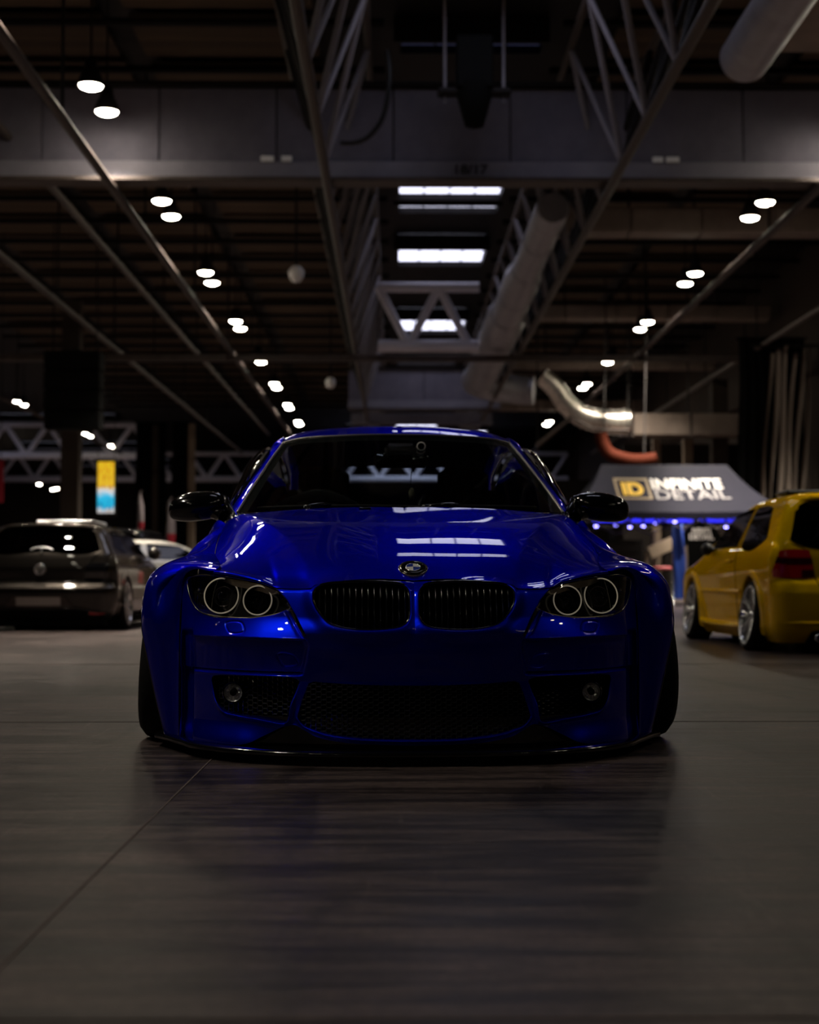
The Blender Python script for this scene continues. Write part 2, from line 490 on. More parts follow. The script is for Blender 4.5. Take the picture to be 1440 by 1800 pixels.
plane_box('wall_front', ((X_L + X_R) / 2, Y_N - .1, 5.4), (X_R - X_L, .2, 11.2), M['wall'], 'dark end wall behind the viewer')

# roof deck panels, one per bay; panels lean unevenly
SKY_X0, SKY_X1 = .10, 2.72
BAYS = [-15.6, -12.0, -8.5, -5.05, -1.2, 3.85, 7.6, 11.0]
unit_panel = None
for a, b in zip(BAYS[:-1], BAYS[1:]):
    if a == -1.2:
        continue
    for k in range(32):
        y = 7.6 + k * 2.45
        if y > 84: break
        if unit_panel is None:
            unit_panel = MB().box((0, 0, 0), (1, 1, 1)).build('deck_panel', M['deck'], ceiling, smooth=False)
            p = unit_panel
        else:
            p = unit_panel.copy(); C.objects.link(p)
        p.scale = (b - a - .5, 2.0, .08)
        p.location = ((a + b) / 2, y, Z_C + .12 + rng.uniform(-.05, .03))
def bar_between(o, a, b, w):
    """unit box object stretched from a to b"""
    a = Vector(a); b = Vector(b); d = b - a
    o.location = (a + b) / 2
    o.rotation_mode = 'QUATERNION'
    o.rotation_quaternion = d.to_track_quat('Z', 'Y')
    o.scale = (w, w, d.length)
def tube_mesh(name, m):
    b = MB(); b.tube([(0, 0, -.5), (0, 0, .5)], .5, 8)
    o = b.build(name, m); return o
proto = {}
def member(name, m, a, b, w, parent):
    key = (name, m.name)
    if key not in proto:
        o = tube_mesh(name, m); proto[key] = o
    else:
        o = proto[key].copy(); C.objects.link(o)
    o.parent = parent; bar_between(o, a, b, w)
    return o

# purlins across the hall
pur = thing('roof_purlins', 'dark steel purlins crossing the hall under the roof deck', 'beams', (0, 0, Z_C - .1))
for k in range(32):
    y = 8.82 + k * 2.45
    member('purlin', M['dark_steel'], (-16, y, 0), (-.2, y, 0), .16, pur)
    member('purlin', M['dark_steel'], (3.0, y, 0), (12.6, y, 0), .16, pur)

# longitudinal trusses: bottom chord, two top chords, zig-zag diagonals
def truss(x, half, m_chord, m_lit, m_shaded, label, y0=6.3, y1=82.0, zb=7.6, zt=10.05, pitch=2.45, w=.17, wd=.11):
    t = thing('roof_truss', label, 'truss', (x, 0, 0), 0, 'longitudinal roof trusses')
    member('bottom_chord', m_chord, (0, y0, zb), (0, y1, zb), w, t)
    for s in (-1, 1):
        member('top_chord', m_chord, (s * half, y0, zt), (s * half, y1, zt), w * .8, t)
    n = int((y1 - y0) / pitch)
    for k in range(n):
        yb = y0 + (k + .5) * pitch
        for s in (-1, 1):
            m_diag = m_lit if s * (1.3 - x) > 0 else m_shaded  # lit inner and shaded outer side put in as paler and darker steel
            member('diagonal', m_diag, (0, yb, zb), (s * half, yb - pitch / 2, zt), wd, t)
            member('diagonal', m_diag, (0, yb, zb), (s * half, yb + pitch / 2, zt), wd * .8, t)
    return t
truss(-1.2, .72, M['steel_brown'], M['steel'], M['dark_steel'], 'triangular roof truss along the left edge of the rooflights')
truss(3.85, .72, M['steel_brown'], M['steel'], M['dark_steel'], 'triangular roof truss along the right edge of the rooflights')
def roof_rail(x, label, y0=6.3, y1=82.0, z=7.6):
    t = thing('roof_rail', label, 'rail', (x, 0, 0), 0, 'longitudinal roof rails')
    member('rail', M['steel_brown'], (0, y0, z), (0, y1, z), .16, t)
    for k in range(10):
        member('hanger', M['dark_steel'], (0, y0 + 1.0 + k * 7.45, z), (0, y0 + 1.0 + k * 7.45, 10.9), .05, t)
roof_rail(-5.05, 'long steel roof rail just right of the long left lamp row')
roof_rail(-8.5, 'long steel roof rail left of the long left lamp row')
roof_rail(-7.0, 'thin high steel roof rail between lamp row and outer left rail', z=8.6)
roof_rail(-15.2, 'outermost steel roof rail at the left edge of the view')
roof_rail(7.6, 'long steel roof rail beside the right lamp row')
roof_rail(11.0, 'steel roof rail above the hanging curtains on the right')

# cross girders
def box_girder(y, x0, x1, zb, zt, label, number=False):
    g = thing('cross_girder', label, 'girder', ((x0 + x1) / 2, y, zb))
    w = x1 - x0; h = zt - zb
    MB().box((0, .18, .06 + h / 2), (w, .06, h)).build('web_plate', M['dark_steel'], g, smooth=False)
    n = int(w / 2.1); pw = w / n
    pr = None
    for k in range(n):
        if pr is None:
            pr = MB().box((0, 0, 0), (pw - .025, .05, h - .44), bev=.008).build('cladding_panel', M['girder'], g, smooth=False); o = pr
        else:
            o = pr.copy(); C.objects.link(o)
        o.location = (-w / 2 + (k + .5) * pw, .12 + rng.uniform(-.006, .006), .40 + (h - .44) / 2)
    MB().box((0, .05, .22), (w, .10, .34), bev=.01).build('lower_fascia', M['fascia'], g, smooth=False)
    MB().box((0, .05, .02), (w, .5, .07), bev=.01).build('bottom_flange', M['steel_brown'], g, smooth=False)
    MB().box((0, .1, h), (w, .4, .07), bev=.01).build('top_flange', M['dark_steel'], g, smooth=False)
    return g
g1 = box_girder(26.4, -17, 12.7, 7.76, 9.55, 'long grey clad girder nearest the viewer with black bay number')
text_mesh('bay_number', '18/17', .24, M['black_text'], g1, (1.36 + 2.15, -.008, .235), (pi / 2, 0, 0), .004, .006, sx=1.15)
for x in (-2.30, -1.95, 4.75, 5.02):
    MB().box((x + 2.15, -.03, .42), (.24 if x in (-2.30, 5.02) else .19, .06, .10), bev=.012).build('junction_box', M['white_enamel'], g1, smooth=False)
box_girder(60.0, -1.9, 4.3, 7.5, 9.2, 'distant grey girder lit behind the open cross truss')
def cross_truss(y, x0, period, half_steps, label, m, zb=7.58, zt=9.35, w=.24, tail=0.0):
    g = thing('cross_truss', label, 'truss', (0, y, 0))
    x1 = x0 + period / 2 * half_steps
    member('bottom_chord', m, (x0, 0, zb), (x1 + tail, 0, zb), w * 1.25, g)
    member('top_chord', m, (x0, 0, zt), (x1 + tail, 0, zt), w, g)
    for k in range(half_steps):
        a = x0 + k * period / 2
        za, zc = (zt, zb) if k % 2 == 0 else (zb, zt)
        member('web_diagonal', m, (a, 0, za), (a + period / 2, 0, zc), w * .85, g)
    return g
cross_truss(44.0, -.50, 1.82, 3, 'open pale truss bridging the rooflight bay in mid distance', M['pale_steel'], w=.30, tail=.3)
g = thing('cross_beam', 'long plain dark beam crossing the hall under the mid truss', 'beam', (-2, 45.0, 7.36))
MB().box((0, 0, 0), (29, .25, .2), bev=.02).build('beam', M['steel_brown'], g, smooth=False)
t = thing('cross_beam', 'second lit beam close behind the far grey girder', 'beam', (1.2, 65.0, 7.65))
MB().box((0, 0, 0), (6.2, .3, .5), bev=.02).build('beam', M['girder'], t, smooth=False)
for s_ in (-1, 1): MB().tube([(s_ * 2.8, 0, .2), (s_ * 2.8, 0, 3.1)], .05, 6).build('hanger', M['dark_steel'], t)
cross_truss(87.3, -45.5, 2.5, 25, 'far pale truss reaching into the neighbouring hall on the left', M['pale_steel'], zb=7.9, zt=9.75, w=.34)
cross_truss(103, -45.5, 2.4, 48, 'furthest roof truss near the end of the hall', M['pale_steel'], w=.34)

# rooflights: framed daylit panes
def rooflight(y, ln, label, m=None, x0=SKY_X0, x1=SKY_X1, nx=4, ny=2, z=10.6):
    t = thing('rooflight', label, 'rooflight', ((x0 + x1) / 2, y, z), 0, 'rooflights in the roof')
    w = x1 - x0
    fr = MB()
    for s in (-1, 1):
        fr.box((s * (w / 2 + .06), 0, .06), (.12, ln + .24, .46)); fr.box((0, s * (ln / 2 + .06), .06), (w, .12, .46))
    fr.build('frame', M['dark_steel'], t, smooth=False)
    pw, pl = w / nx, ln / ny
    p0 = None
    for i in range(nx):
        for k in range(ny):
            if p0 is None:
                p0 = MB().box((0, 0, 0), (pw - .05, pl - .05, .02)).build('pane', m or M['sky_pane'], t, smooth=False); o = p0
            else:
                o = p0.copy(); C.objects.link(o)
            o.location = (-w / 2 + (i + .5) * pw, -ln / 2 + (k + .5) * pl, 0)
    return t
rows = [(36.9, 2.0, 'first bright rooflight showing just under the near girder'),
        (44.95, 2.2, 'bright rooflight between near girder and open cross truss'),
        (57.4, 3.0, 'bright rooflight seen through the open cross truss'),
        (66.4, 2.2, 'small far rooflight under the open cross truss'),
        (95.0, 3.6, 'furthest pale rooflight just above the blue car roof')]
for y, l, lab in rows: rooflight(y, l, lab)
rooflight(81.0, 4.0, 'long rooflight added out of view to light the far pale truss', None, -34.0, -23.5, 8, 2)  # added beyond the view to throw pale light on the truss
rooflight(100.2, 4.4, 'wide far rooflight added over the furthest roof truss to light it', None, -3.2, 6.2, 8, 2)  # added glow, mostly hidden by the car roof, to brighten the truss
rooflight(38.95, .7, 'narrow rooflight strip close behind the first bright rooflight', ny=1)
for y, l, w_ in ((22.3, 3.0, 'third'), (17.5, 1.6, 'second'), (8.3, .8, 'first')):
    rooflight(y, l, 'bright rooflight high above, %s from the viewer, mirrored in the blue bonnet' % w_)
rooflight(27.0, .5, 'dim blue blinded rooflight strip at the top edge of the view', M['sky_dim'])
for y, x, w_ in ((93, -22, 'nearest'), (112, -24, 'middle'), (128, -24, 'furthest')):
    rooflight(y, 1.6, '%s of three pale rooflight strips in the neighbouring hall on the left' % w_, None, x - 4.5, x + 4.5, 6, 1)

# air-handling things under the near rooflight
t = thing('suspended_winch', 'black hoist unit hanging above the near girder', 'hoist', (1.35, 24.8, 9.0))
MB().box((0, 0, .35), (.62, .5, .9), bev=.03).build('body', M['void_black'], t, smooth=False)
MB().box((0, 0, -.12), (1.25, .3, .1), bev=.02).build('spreader_bar', M['dark_steel'], t, smooth=False)
for s in (-1, 1):
    MB().tube([(s * .5, 0, -.3), (s * .5, 0, 1.5)], .025).build('hanger_rod', M['steel'], t)
MB().lathe([(.001, -.75), (.16, -.7), (.3, -.2), (.32, 0)], 20).build('motor_cone', M['void_black'], t)
cb = MB(); cb.tube(cr([(-.15, 25.3, 9.8), (-.12, 25.3, 9.0), (-.25, 25.4, 8.55), (-.55, 25.45, 8.25), (-.95, 25.5, 8.22)], 30), .045, 8)
tag(cb.build('looped_cable', M['black_plastic']), 'black cable looping down the near girder beside the left truss', 'cable')

# ------------------------------------------------------------------ high-bay lamps
def lamp_proto():
    t = thing('high_bay_lamp', '', 'lamp')
    MB().lathe([(.001, .42), (.10, .42), (.12, .28), (.20, .12), (.215, 0), (.205, 0), (.19, .10), (.11, .24), (.001, .26)], 20).build('reflector_hood', M['dark_steel'], t)
    MB().lathe([(.001, -.055), (.10, -.045), (.17, -.015), (.19, .02), (.001, .02)], 20).build('glowing_lens', M['lamp_glow'], t)
    MB().tube([(0, 0, .42), (0, 0, 2.16)], .018, 6).build('drop_rod', M['dark_steel'], t)
    ld = bpy.data.lights.new('lamp_light', 'SPOT'); ld.energy = LAMP_W; ld.spot_size = radians(104); ld.spot_blend = 1.0; ld.color = (1.0, .90, .74); ld.shadow_soft_size = .17
    lo = bpy.data.objects.new('lamp_light', ld); C.objects.link(lo); lo.parent = t; lo.location = (0, 0, -.14)
    return t
lp = lamp_proto(); first = [True]
ORD = ['first', 'second', 'third', 'fourth', 'fifth', 'sixth', 'seventh', 'eighth', 'ninth']
def lamp(x, y, z, label, grp):
    o = lp if first[0] else copy_tree(lp); first[0] = False
    o.location = (x, y, z); o['label'] = label; o['group'] = grp
for k in range(8):
    y = 24.85 + k * 7.45
    lamp(-5.03, y - .68, 8.75, 'round ceiling lamp, nearer of the %s pair from the viewer in the long left row' % ORD[k], 'lamps of the long left row')
    lamp(-5.03, y + .68, 8.75, 'round ceiling lamp, further of the %s pair from the viewer in the long left row' % ORD[k], 'lamps of the long left row')
for k in range(7):
    y = 32.3 + k * 7.45
    lamp(8.02, y - .68, 8.75, 'round ceiling lamp, nearer of the %s pair from the viewer in the right row' % ORD[k], 'lamps of the right row')
    lamp(8.02, y + .68, 8.75, 'round ceiling lamp, further of the %s pair from the viewer in the right row' % ORD[k], 'lamps of the right row')
for k, y in enumerate((68.5, 83.6, 91.0, 98.4)):
    lamp(-17.4, y - .68, 8.75, 'round ceiling lamp, nearer of the %s pair in the outer left row' % ORD[k], 'lamps of the outer left row')
    if k < 3: lamp(-17.4, y + .68, 8.75, 'round ceiling lamp, further of the %s pair in the outer left row' % ORD[k], 'lamps of the outer left row')
for k, y in enumerate((121.5, 127.5, 134.0)):
    lamp(-30.5, y - .6, 8.75, 'small far ceiling lamp, %s from the left above the dark hatchback' % ORD[k], 'lamps far off above the dark hatchback')
    if k != 1: lamp(-31.1, y + .6, 8.75, 'small far ceiling lamp touching its %s neighbour above the dark hatchback' % ORD[k], 'lamps far off above the dark hatchback')
# the rows run on over the car and behind the viewer, the lamps there turned down
for k, f, w_ in ((-1, 1.0, 'in front of the near girder'), (-2, DIM, 'high above the blue car'), (-3, DIM * .6, 'high above the viewer'), (-4, DIM * .15, 'just behind the viewer'), (-5, DIM * .15, 'further behind the viewer')):
    y = 24.85 + k * 7.45
    for x, side in ((-5.03, 'left'), (8.02, 'right')):
        for s, nr in ((-.68, 'nearer'), (.68, 'further')):
            lamp(x, y + s, 8.75, '%s ceiling lamp of the %s row pair %s' % (nr, side, w_), 'lamps above the picture')
            if f != 1.0:
                o = [c for c in list(C.objects) if c.type == 'LIGHT'][-1]
                gl = [c for c in o.parent.children if c.name.startswith('glowing_lens')][0]
                gl.data = gl.data.copy(); gl.data.materials[0] = M['lamp_dim']
                o.data = o.data.copy(); o.data.energy = LAMP_W * (f * 1.5 if side == 'left' and k == -2 else f * 2.6 if side == 'left' and k == -3 else f)
for k in range(8):
    for s, nr in ((-.68, 'nearer'), (.68, 'further')):
        lamp(-17.4, 61.05 - 7.45 * k + s, 8.75, '%s lamp of the %s pair counted back from the loudspeakers, outer left row' % (nr, ORD[k]), 'lamps above the picture')
for s, nr in ((-.68, 'nearer'), (.68, 'further')):
    lamp(8.02, 24.85 + s, 8.75, '%s ceiling lamp of the right row pair beside the near girder, off picture' % nr, 'lamps above the picture')

# ------------------------------------------------------------------ ducts
t = thing('round_duct', 'long round galvanised duct with capped near end right of the rooflights', 'duct', (3.2, 0, 8.12))
d = MB(); d.lathe([(.001, 29.6), (.30, 29.6), (.345, 29.66), (.345, 35.5), (.36, 35.5), (.36, 35.7), (.46, 36.6), (.46, 41.4), (.48, 41.4), (.48, 41.6), (.575, 42.4), (.575, 55.0)], 32, 'y')
d.build('duct_run', M['duct'], t, sharp=35)
for y, r in ((32.5, .36), (38.6, .475), (46.5, .59), (50.5, .59), (54.9, .60)):
    MB().lathe([(r - .03, y - .05), (r, y - .05), (r, y + .05), (r - .03, y + .05)], 32, 'y').build('flange_ring', M['duct'], t, sharp=35)
d = MB(); d.tube(cr([(0, 55, 0), (.1, 56.4, 0), (1.0, 57, -.1), (2.2, 57, -.2)], 14), .57, 20); d.build('elbow', M['duct'], t)
t = thing('round_duct', 'round duct end high in the top right corner of the view', 'duct', (5.2, 0, 8.35))
MB().lathe([(.001, 21.7), (.30, 21.7), (.37, 21.62), (.37, 4)], 28, 'y').build('duct_run', M['duct'], t, sharp=35)
MB().box((.62, 19.5, .18), (.8, 3.4, .5), bev=.03).build('side_box', M['branch_duct'], t, smooth=False)
for y, x0, x1, h, zc, lab in ((35.5, 3.95, 12.6, .62, 9.25, 'nearest broad beige branch duct on the right under the roof'),
                          (48.9, 3.95, 12.5, .47, 9.46, 'second beige branch duct on the right, longest lit one'),
                          (57.0, 4.2, 12.4, .46, 8.97, 'third beige branch duct on the right behind the lamp pairs'),
                          (74.0, 4.4, 12.4, .5, 9.32, 'furthest beige branch duct on the right near the tent')):
    t = thing('branch_duct', lab, 'duct', ((x0 + x1) / 2, y, zc), 0, 'branch ducts on the right')
    n = 5; L_ = x1 - x0
    for k in range(n):
        MB().box((-L_ / 2 + (k + .5) * L_ / n, 0, 0), (L_ / n - .02, .7, h), bev=.04).build('duct_section', M['branch_duct'], t, smooth=False)
    for k in (1, 4):
        MB().tube([(-L_ / 2 + k * L_ / n, 0, 0), (-L_ / 2 + k * L_ / n, 0, Z_C - zc)], .03, 6).build('hanger', M['dark_steel'], t)
t = thing('flexible_elbow', 'shiny foil elbow duct hanging above the tent', 'duct', (0, 50, 0))
pth = cr([(5.0, 0, 7.5), (5.45, 0, 7.1), (5.85, 0, 6.55), (6.35, 0, 6.15), (7.0, 0, 5.98), (7.75, 0, 5.92)], 60)
rad = np.where(np.arange(60) % 3 == 0, .40, .37) * np.linspace(.8, 1.12, 60)
MB().tube(pth, rad, 20).build('foil_hose', M['foil'], t)
MB().lathe([(.3, 7.7), (.47, 7.7), (.47, 7.95), (.3, 7.95)], 24, 'x', (0, 0, 5.92)).build('end_collar', M['foil'], t, sharp=35)
t = thing('box_duct', 'long brown box duct running to the wall behind the tent', 'duct', (10.1, 50.6, 5.88))
MB().box((0, 0, 0), (4.0, .9, .75), bev=.04).build('duct_body', M['branch_duct'], t, smooth=False)
for x in (-1.98, 0, 1.98):
    MB().box((x, 0, 0), (.08, 1.0, .85), bev=.01).build('flange', M['steel_brown'], t, smooth=False)
    MB().tube([(x, 0, .4), (x, 0, 4.87)], .03, 6).build('hanger', M['dark_steel'], t)
o = MB().tube(cr([(6.85, 49.0, 5.5), (6.93, 49, 5.1), (7.15, 49, 4.78), (7.5, 49, 4.64), (8.7, 49, 4.62)], 40), .22, 16).build('orange_pipe', M['orange_pipe'])
tag(o, 'bent orange pipe above the tent', 'pipe')
for x, z in ((6.95, 5.2), (8.3, 4.8)):
    MB().tube([(x, 49.0, z), (x, 48.35, 9.0), (x, 48.35, 10.75)], .025, 6).build('hanger', M['dark_steel'], o)
g = thing('support_frame', 'pale sloping steel frame under the foil elbow', 'frame', (0, 49.5, 0))
member('strut', M['steel_brown'], (4.75, 0, 5.1), (5.95, 0, 6.05), .12, g); member('strut', M['steel_brown'], (5.95, 0, 6.05), (6.7, 0, 5.65), .09, g); member('strut', M['steel_brown'], (6.7, 0, 5.65), (7.9, 0, 5.62), .09, g)
for x, z in ((4.8, 5.1), (7.85, 5.6)): member('hanger', M['dark_steel'], (x, 0, z), (x, 0, 10.75), .05, g)

# partition, columns and curtains on the right
plane_box('wall_partition', (10.4, 52.3, 2.7), (4.6, .2, 5.4), M['wall'], 'dark partition behind the tent')
def column(x, y, h, w, m, label):
    t = thing('column', label, 'column', (x, y, 0))
    MB().box((0, 0, h / 2), (w, w, h), bev=.02).build('shaft', m, t, smooth=False)
    MB().box((0, 0, .06), (w + .12, w + .12, .12), bev=.01).build('base_plate', M['steel'], t, smooth=False)
column(9.15, 51.5, 5.5, .26, M['column'], 'pale column behind the left half of the tent roof')
column(10.25, 51.5, 5.5, .32, M['column'], 'pale column behind the right half of the tent roof')
column(11.35, 51.5, 7.6, .55, M['wall_brown'], 'brown column between tent roof and hanging curtains')
column(-10.72, 78, 8.8, .34, M['column'], 'tall beige steel column left of the blue car')
column(-12.75, 78.6, 8.8, .30, M['wall_brown'], 'thin brown column among the black drapes')
column(-9.95, 45.5, 9.2, .55, M['wall_brown'], 'dull column behind the hanging loudspeaker array')
def drape(name, x, y, w, z0, z1, m, label, folds=6, amp=.12, ry=0.0, slant=0.0):
    nu, nv = folds * 10 + 1, 14
    P = np.zeros((nu, nv, 3))
    for i in range(nu):
        u = i / (nu - 1)
        for k in range(nv):
            v = k / (nv - 1)
            P[i, k] = ((u - .5) * w + slant * (1 - v) + .05 * sin(9 * v + 4 * u), amp * sin(2 * pi * folds * u + 1.2 * v) * (1.1 - .5 * v), z0 + (z1 - z0) * v)
    b = MB(); b.grid(P)
    Q = P.copy(); Q[..., 1] += .02; b.grid(Q, flip=True)
    t = thing(name, label, 'curtain', (x, y, 0), ry)
    b.build('cloth', m, t)
    MB().tube([(-w / 2 - .1, 0, z1 + .03), (w / 2 + .1, 0, z1 + .03)], .04, 8).build('rail', M['dark_steel'], t)
    return t
drape('hanging_curtain', 11.15, 45.6, .75, .01, 7.1, M['pale_drape'], 'narrow pale curtain nearest the tent roof', 2, .16)
t = thing('hanging_curtain', 'row of slanting pale cloth strips hanging above the yellow car', 'curtain', (11.4, 43.6, 0))
for k in range(6):
    P = np.zeros((26, 7, 3))
    for i in range(26):
        v = i / 25; w_ = .17 - .07 * v + .03 * sin(7 * v + 2 * k)
        for q in range(7):
            u = q / 6 - .5
            P[i, q] = (-.62 + k * .235 + .42 * v ** 1.3 + u * w_ + .04 * sin(8 * v + k * 1.7), .05 * cos(u * 3) + .12 * u * sin(3 * v + k), .02 + (7.3 + .12 * (k % 3)) * v)
    b = MB(); b.grid(P); b.grid(P + np.array([0, .012, 0]), flip=True); b.build('cloth_strip', M['pale_drape'], t)
MB().tube([(-.75, .02, 7.55), (1.25, .02, 7.55)], .04, 8).build('rail', M['dark_steel'], t)
drape('hanging_curtain', 11.45, 44.6, 2.0, .01, 7.9, M['black_cloth'], 'black drape behind the slanting cloth strips', 7, .1)
drape('hanging_curtain', -13.1, 79.3, 1.7, .01, 9.0, M['black_cloth'], 'black floor-length drape left of the blue car', 8, .15)
drape('hanging_curtain', -11.45, 79.1, 1.0, .01, 9.0, M['black_cloth'], 'black drape beside the tall beige column', 5, .12)
for x0, x1, y in ((-9.6, -3.0, 88), (4.0, 12.5, 86)):
    o = plane_box('wall_screen', ((x0 + x1) / 2, y, 3.2), (x1 - x0, .15, 6.4), M['wall'], 'dark screen wall far behind the blue car')

# hanging loudspeaker array, cctv domes
t = thing('loudspeaker_array', 'black loudspeaker cluster hanging at the left of the view', 'loudspeaker', (-8.95, 41.2, 5.7))
for k in range(4):
    MB().box((0, 0, .98 - k * .55), (1.55, .8 - .06 * k, .53), bev=.03).build('cabinet', M['void_black'], t, smooth=False)
for s in (-1, 1):
    MB().tube([(s * .6, 0, 1.2), (s * .6, 0, 5.0)], .02, 6).build('hanging_chain', M['dark_steel'], t)
for (x, y, z, lab) in ((-2.42, 36, 8.15, 'small white camera dome nearest, under the left roof truss'), (-2.40, 55, 8.0, 'small white camera dome further back under the left roof truss')):
    t = thing('camera_dome', lab, 'camera', (x, y, z), 0, 'camera domes under the roof')
    MB().lathe([(.001, -.28), (.10, -.26), (.17, -.16), (.20, 0), (.12, .12), (.001, .14)], 20).build('dome', M['white_enamel'], t)
    MB().tube([(0, 0, .1), (0, 0, 10.66 - z)], .03, 8).build('drop_pole', M['dark_steel'], t)

# ------------------------------------------------------------------ banners and flags on the left
def banner_material():
    m = bpy.data.materials.new('yellow_blue_print'); m.use_nodes = True
    N, L = nodes_of(m); b = N['Principled BSDF']; b.inputs['Roughness'].default_value = .6
    tc = N.new('ShaderNodeTexCoord'); sx = N.new('ShaderNodeSeparateXYZ'); L.new(tc.outputs['Generated'], sx.inputs[0])
    n = N.new('ShaderNodeTexNoise'); n.inputs['Scale'].default_value = 4; L.new(tc.outputs['Generated'], n.inputs['Vector'])
    ad = N.new('ShaderNodeMath'); ad.operation = 'MULTIPLY_ADD'; ad.inputs[1].default_value = .22; L.new(n.outputs['Fac'], ad.inputs[0]); L.new(sx.outputs[2], ad.inputs[2])
    r = N.new('ShaderNodeValToRGB'); cr_ = r.color_ramp
    cols = [(.0, (.55, .5, .48)), (.16, (.6, .62, .65)), (.24, (.01, .42, .75)), (.42, (.03, .55, .9)), (.50, (.6, .75, .85)), (.56, (.8, .8, .8)), (.62, (.85, .52, .03)), (1, (.9, .55, .02))]
    cr_.elements[0].position = 0; cr_.elements[0].color = (*cols[0][1], 1)
    cr_.elements[1].position = 1; cr_.elements[1].color = (*cols[-1][1], 1)
    for p, c in cols[1:-1]:
        e = cr_.elements.new(p); e.color = (*c, 1)
    L.new(ad.outputs[0], r.inputs[0])
    w = N.new('ShaderNodeTexNoise'); w.inputs['Scale'].default_value = 9; L.new(tc.outputs['Generated'], w.inputs['Vector'])
    wr = N.new('ShaderNodeValToRGB'); wr.color_ramp.elements[0].position = .36; wr.color_ramp.elements[1].position = .44
    wr.color_ramp.elements[0].color = (.55, .4, .3, 1); L.new(w.outputs['Fac'], wr.inputs[0])
    mx = N.new('ShaderNodeMix'); mx.data_type = 'RGBA'; mx.blend_type = 'MULTIPLY'; mx.inputs[0].default_value = 1
    L.new(r.outputs[0], mx.inputs[6]); L.new(wr.outputs[0], mx.inputs[7]); L.new(mx.outputs[2], b.inputs['Base Color'])
    L.new(mx.outputs[2], b.inputs['Emission Color']); b.inputs['Emission Strength'].default_value = .75
    return m
t = thing('hanging_banner', 'backlit yellow and blue banner sign hanging above the dark hatchback', 'banner', (-8.79, 45, 3.4))
MB().box((0, 0, 0), (.50, .05, 1.56), bev=.012).build('lit_panel', banner_material(), t, smooth=False)
MB().box((0, .045, 0), (.62, .05, 1.72), bev=.012).build('case', M['black_plastic'], t, smooth=False)
for s in (-1, 1):
    MB().tube([(s * .25, .04, .86), (s * .25, .04, 6.0)], .012, 6).build('wire', M['dark_steel'], t)
def feather_flag(x, y, h, w, z0, m, label, m2=None):
    t = thing('feather_flag', label, 'flag', (x, y, 0), 0, 'feather flags on the left')
    n = 24
    P = np.zeros((n, 5, 3))
    for i in range(n):
        u = i / (n - 1); ww = w * (1 - u ** 4) * (.75 + .25 * u)
        for k in range(5):
            P[i, k] = (-w / 2 + ww * k / 4 + .06 * u * u, .03 * sin(5 * u + k), z0 + (h - z0) * u)
    b = MB(); b.grid(P, 0); Q = P.copy(); Q[..., 1] += .008; b.grid(Q, 0, True)
    b.build('cloth', m, t)
    if m2:
        MB().grid(P[7:13] - np.array([0, .006, 0])).build('cloth_stripe', m2, t)
    MB().tube(cr([(-w / 2, 0, 0), (-w / 2, 0, h * .8), (-w / 2 + .05, 0, h), (0, 0, h + .06)], 16), .014, 6).build('pole', M['alloy'], t)
    MB().box((-w / 2, 0, .015), (.5, .5, .03), bev=.005).build('base', M['dark_steel'], t, smooth=False)
feather_flag(-6.85, 40, 2.95, .17, 1.3, M['flag_pale'], 'slim pale feather flag beyond the dark hatchback', M['red_cloth'])
feather_flag(-5.42, 36, 2.55, .22, .8, M['flag_pale'], 'pale and red feather flag left of the blue car mirror', M['red_cloth'])
t = thing('hanging_banner', 'red banner cut off by the left edge of the view', 'banner', (-10.95, 40, 3.25))
MB().box((0, 0, 0), (.75, .03, 1.15), bev=.01).build('cloth', M['red_cloth'], t, smooth=False)
for s in (-1, 1):
    MB().tube([(s * .3, 0, .55), (s * .3, 0, 6.8)], .012, 6).build('wire', M['dark_steel'], t)

# ================================================================== BLUE COUPE
car = thing('car', 'lowered wide-arched blue coupe with black kidney grilles facing the viewer', 'car', (.067, 4.9, 0), radians(1.43))
BX = [0, .2, .35, .5, .65, .75, .82, .90]; BY = [0, .008, .032, .085, .19, .31, .44, .62]
TZ = [.03, .1, .2, .3, .38, .44, .55, .62, .72]; TY = [0, 0, 0, .004, .0, .025, .075, .12, .17]
def nose_base(x, z):
    x = np.abs(x)
    return pchip(BX, BY, x) + pchip(TZ, TY, z) * (1 - .6 * np.minimum(x, .82) / .82)
KID = cr([(.338, .566), (.324, .585), (.290, .595), (.245, .599), (.160, .602), (.072, .598), (.034, .590), (.018, .572), (.014, .53), (.017, .480), (.033, .458), (.064, .447), (.149, .4405), (.225, .4455), (.282, .462), (.316, .494), (.336, .53)], 90, True)
LAMP_UP = [(.413, .513), (.428, .540), (.46, .573), (.516, .595), (.578, .607), (.64, .617), (.717, .622), (.785, .617), (.801, .610)]
LAMP_LO = [(.413, .507), (.474, .489), (.553, .478), (.635, .478), (.712, .486), (.753, .503), (.784, .543), (.797, .58), (.801, .608)]
lu = np.array(LAMP_UP); ll = np.array(LAMP_LO)
LAMP = np.concatenate([lu, ll[::-1][1:-1]])
FOG = cr([(.690, .272), (.684, .226), (.672, .190), (.645, .160), (.60, .151), (.51, .141), (.435, .131), (.422, .140), (.413, .191), (.394, .238), (.386, .274), (.45, .283), (.58, .282), (.66, .280)], 80, True)
CENT = np.array(list(cr([(-.388, .150), (-.375, .132), (-.320, .108), (-.206, .089), (0, .082), (.206, .089), (.320, .108), (.375, .132), (.388, .150)], 50)) + list(cr([(.386, .16), (.366, .22), (.350, .262)], 8)) + list(cr([(.335, .268), (0, .256), (-.335, .268)], 20)) + list(cr([(-.350, .262), (-.366, .22), (-.386, .16)], 8)))
NOSE = np.array([(.458, .60), (.458, .573), (.432, .540), (.359, .413), (.349, .389), (.359, .333), (.376, .275), (.396, .205), (.402, .137), (.405, .02), (-.1, .02), (-.1, .64), (.458, .64)])
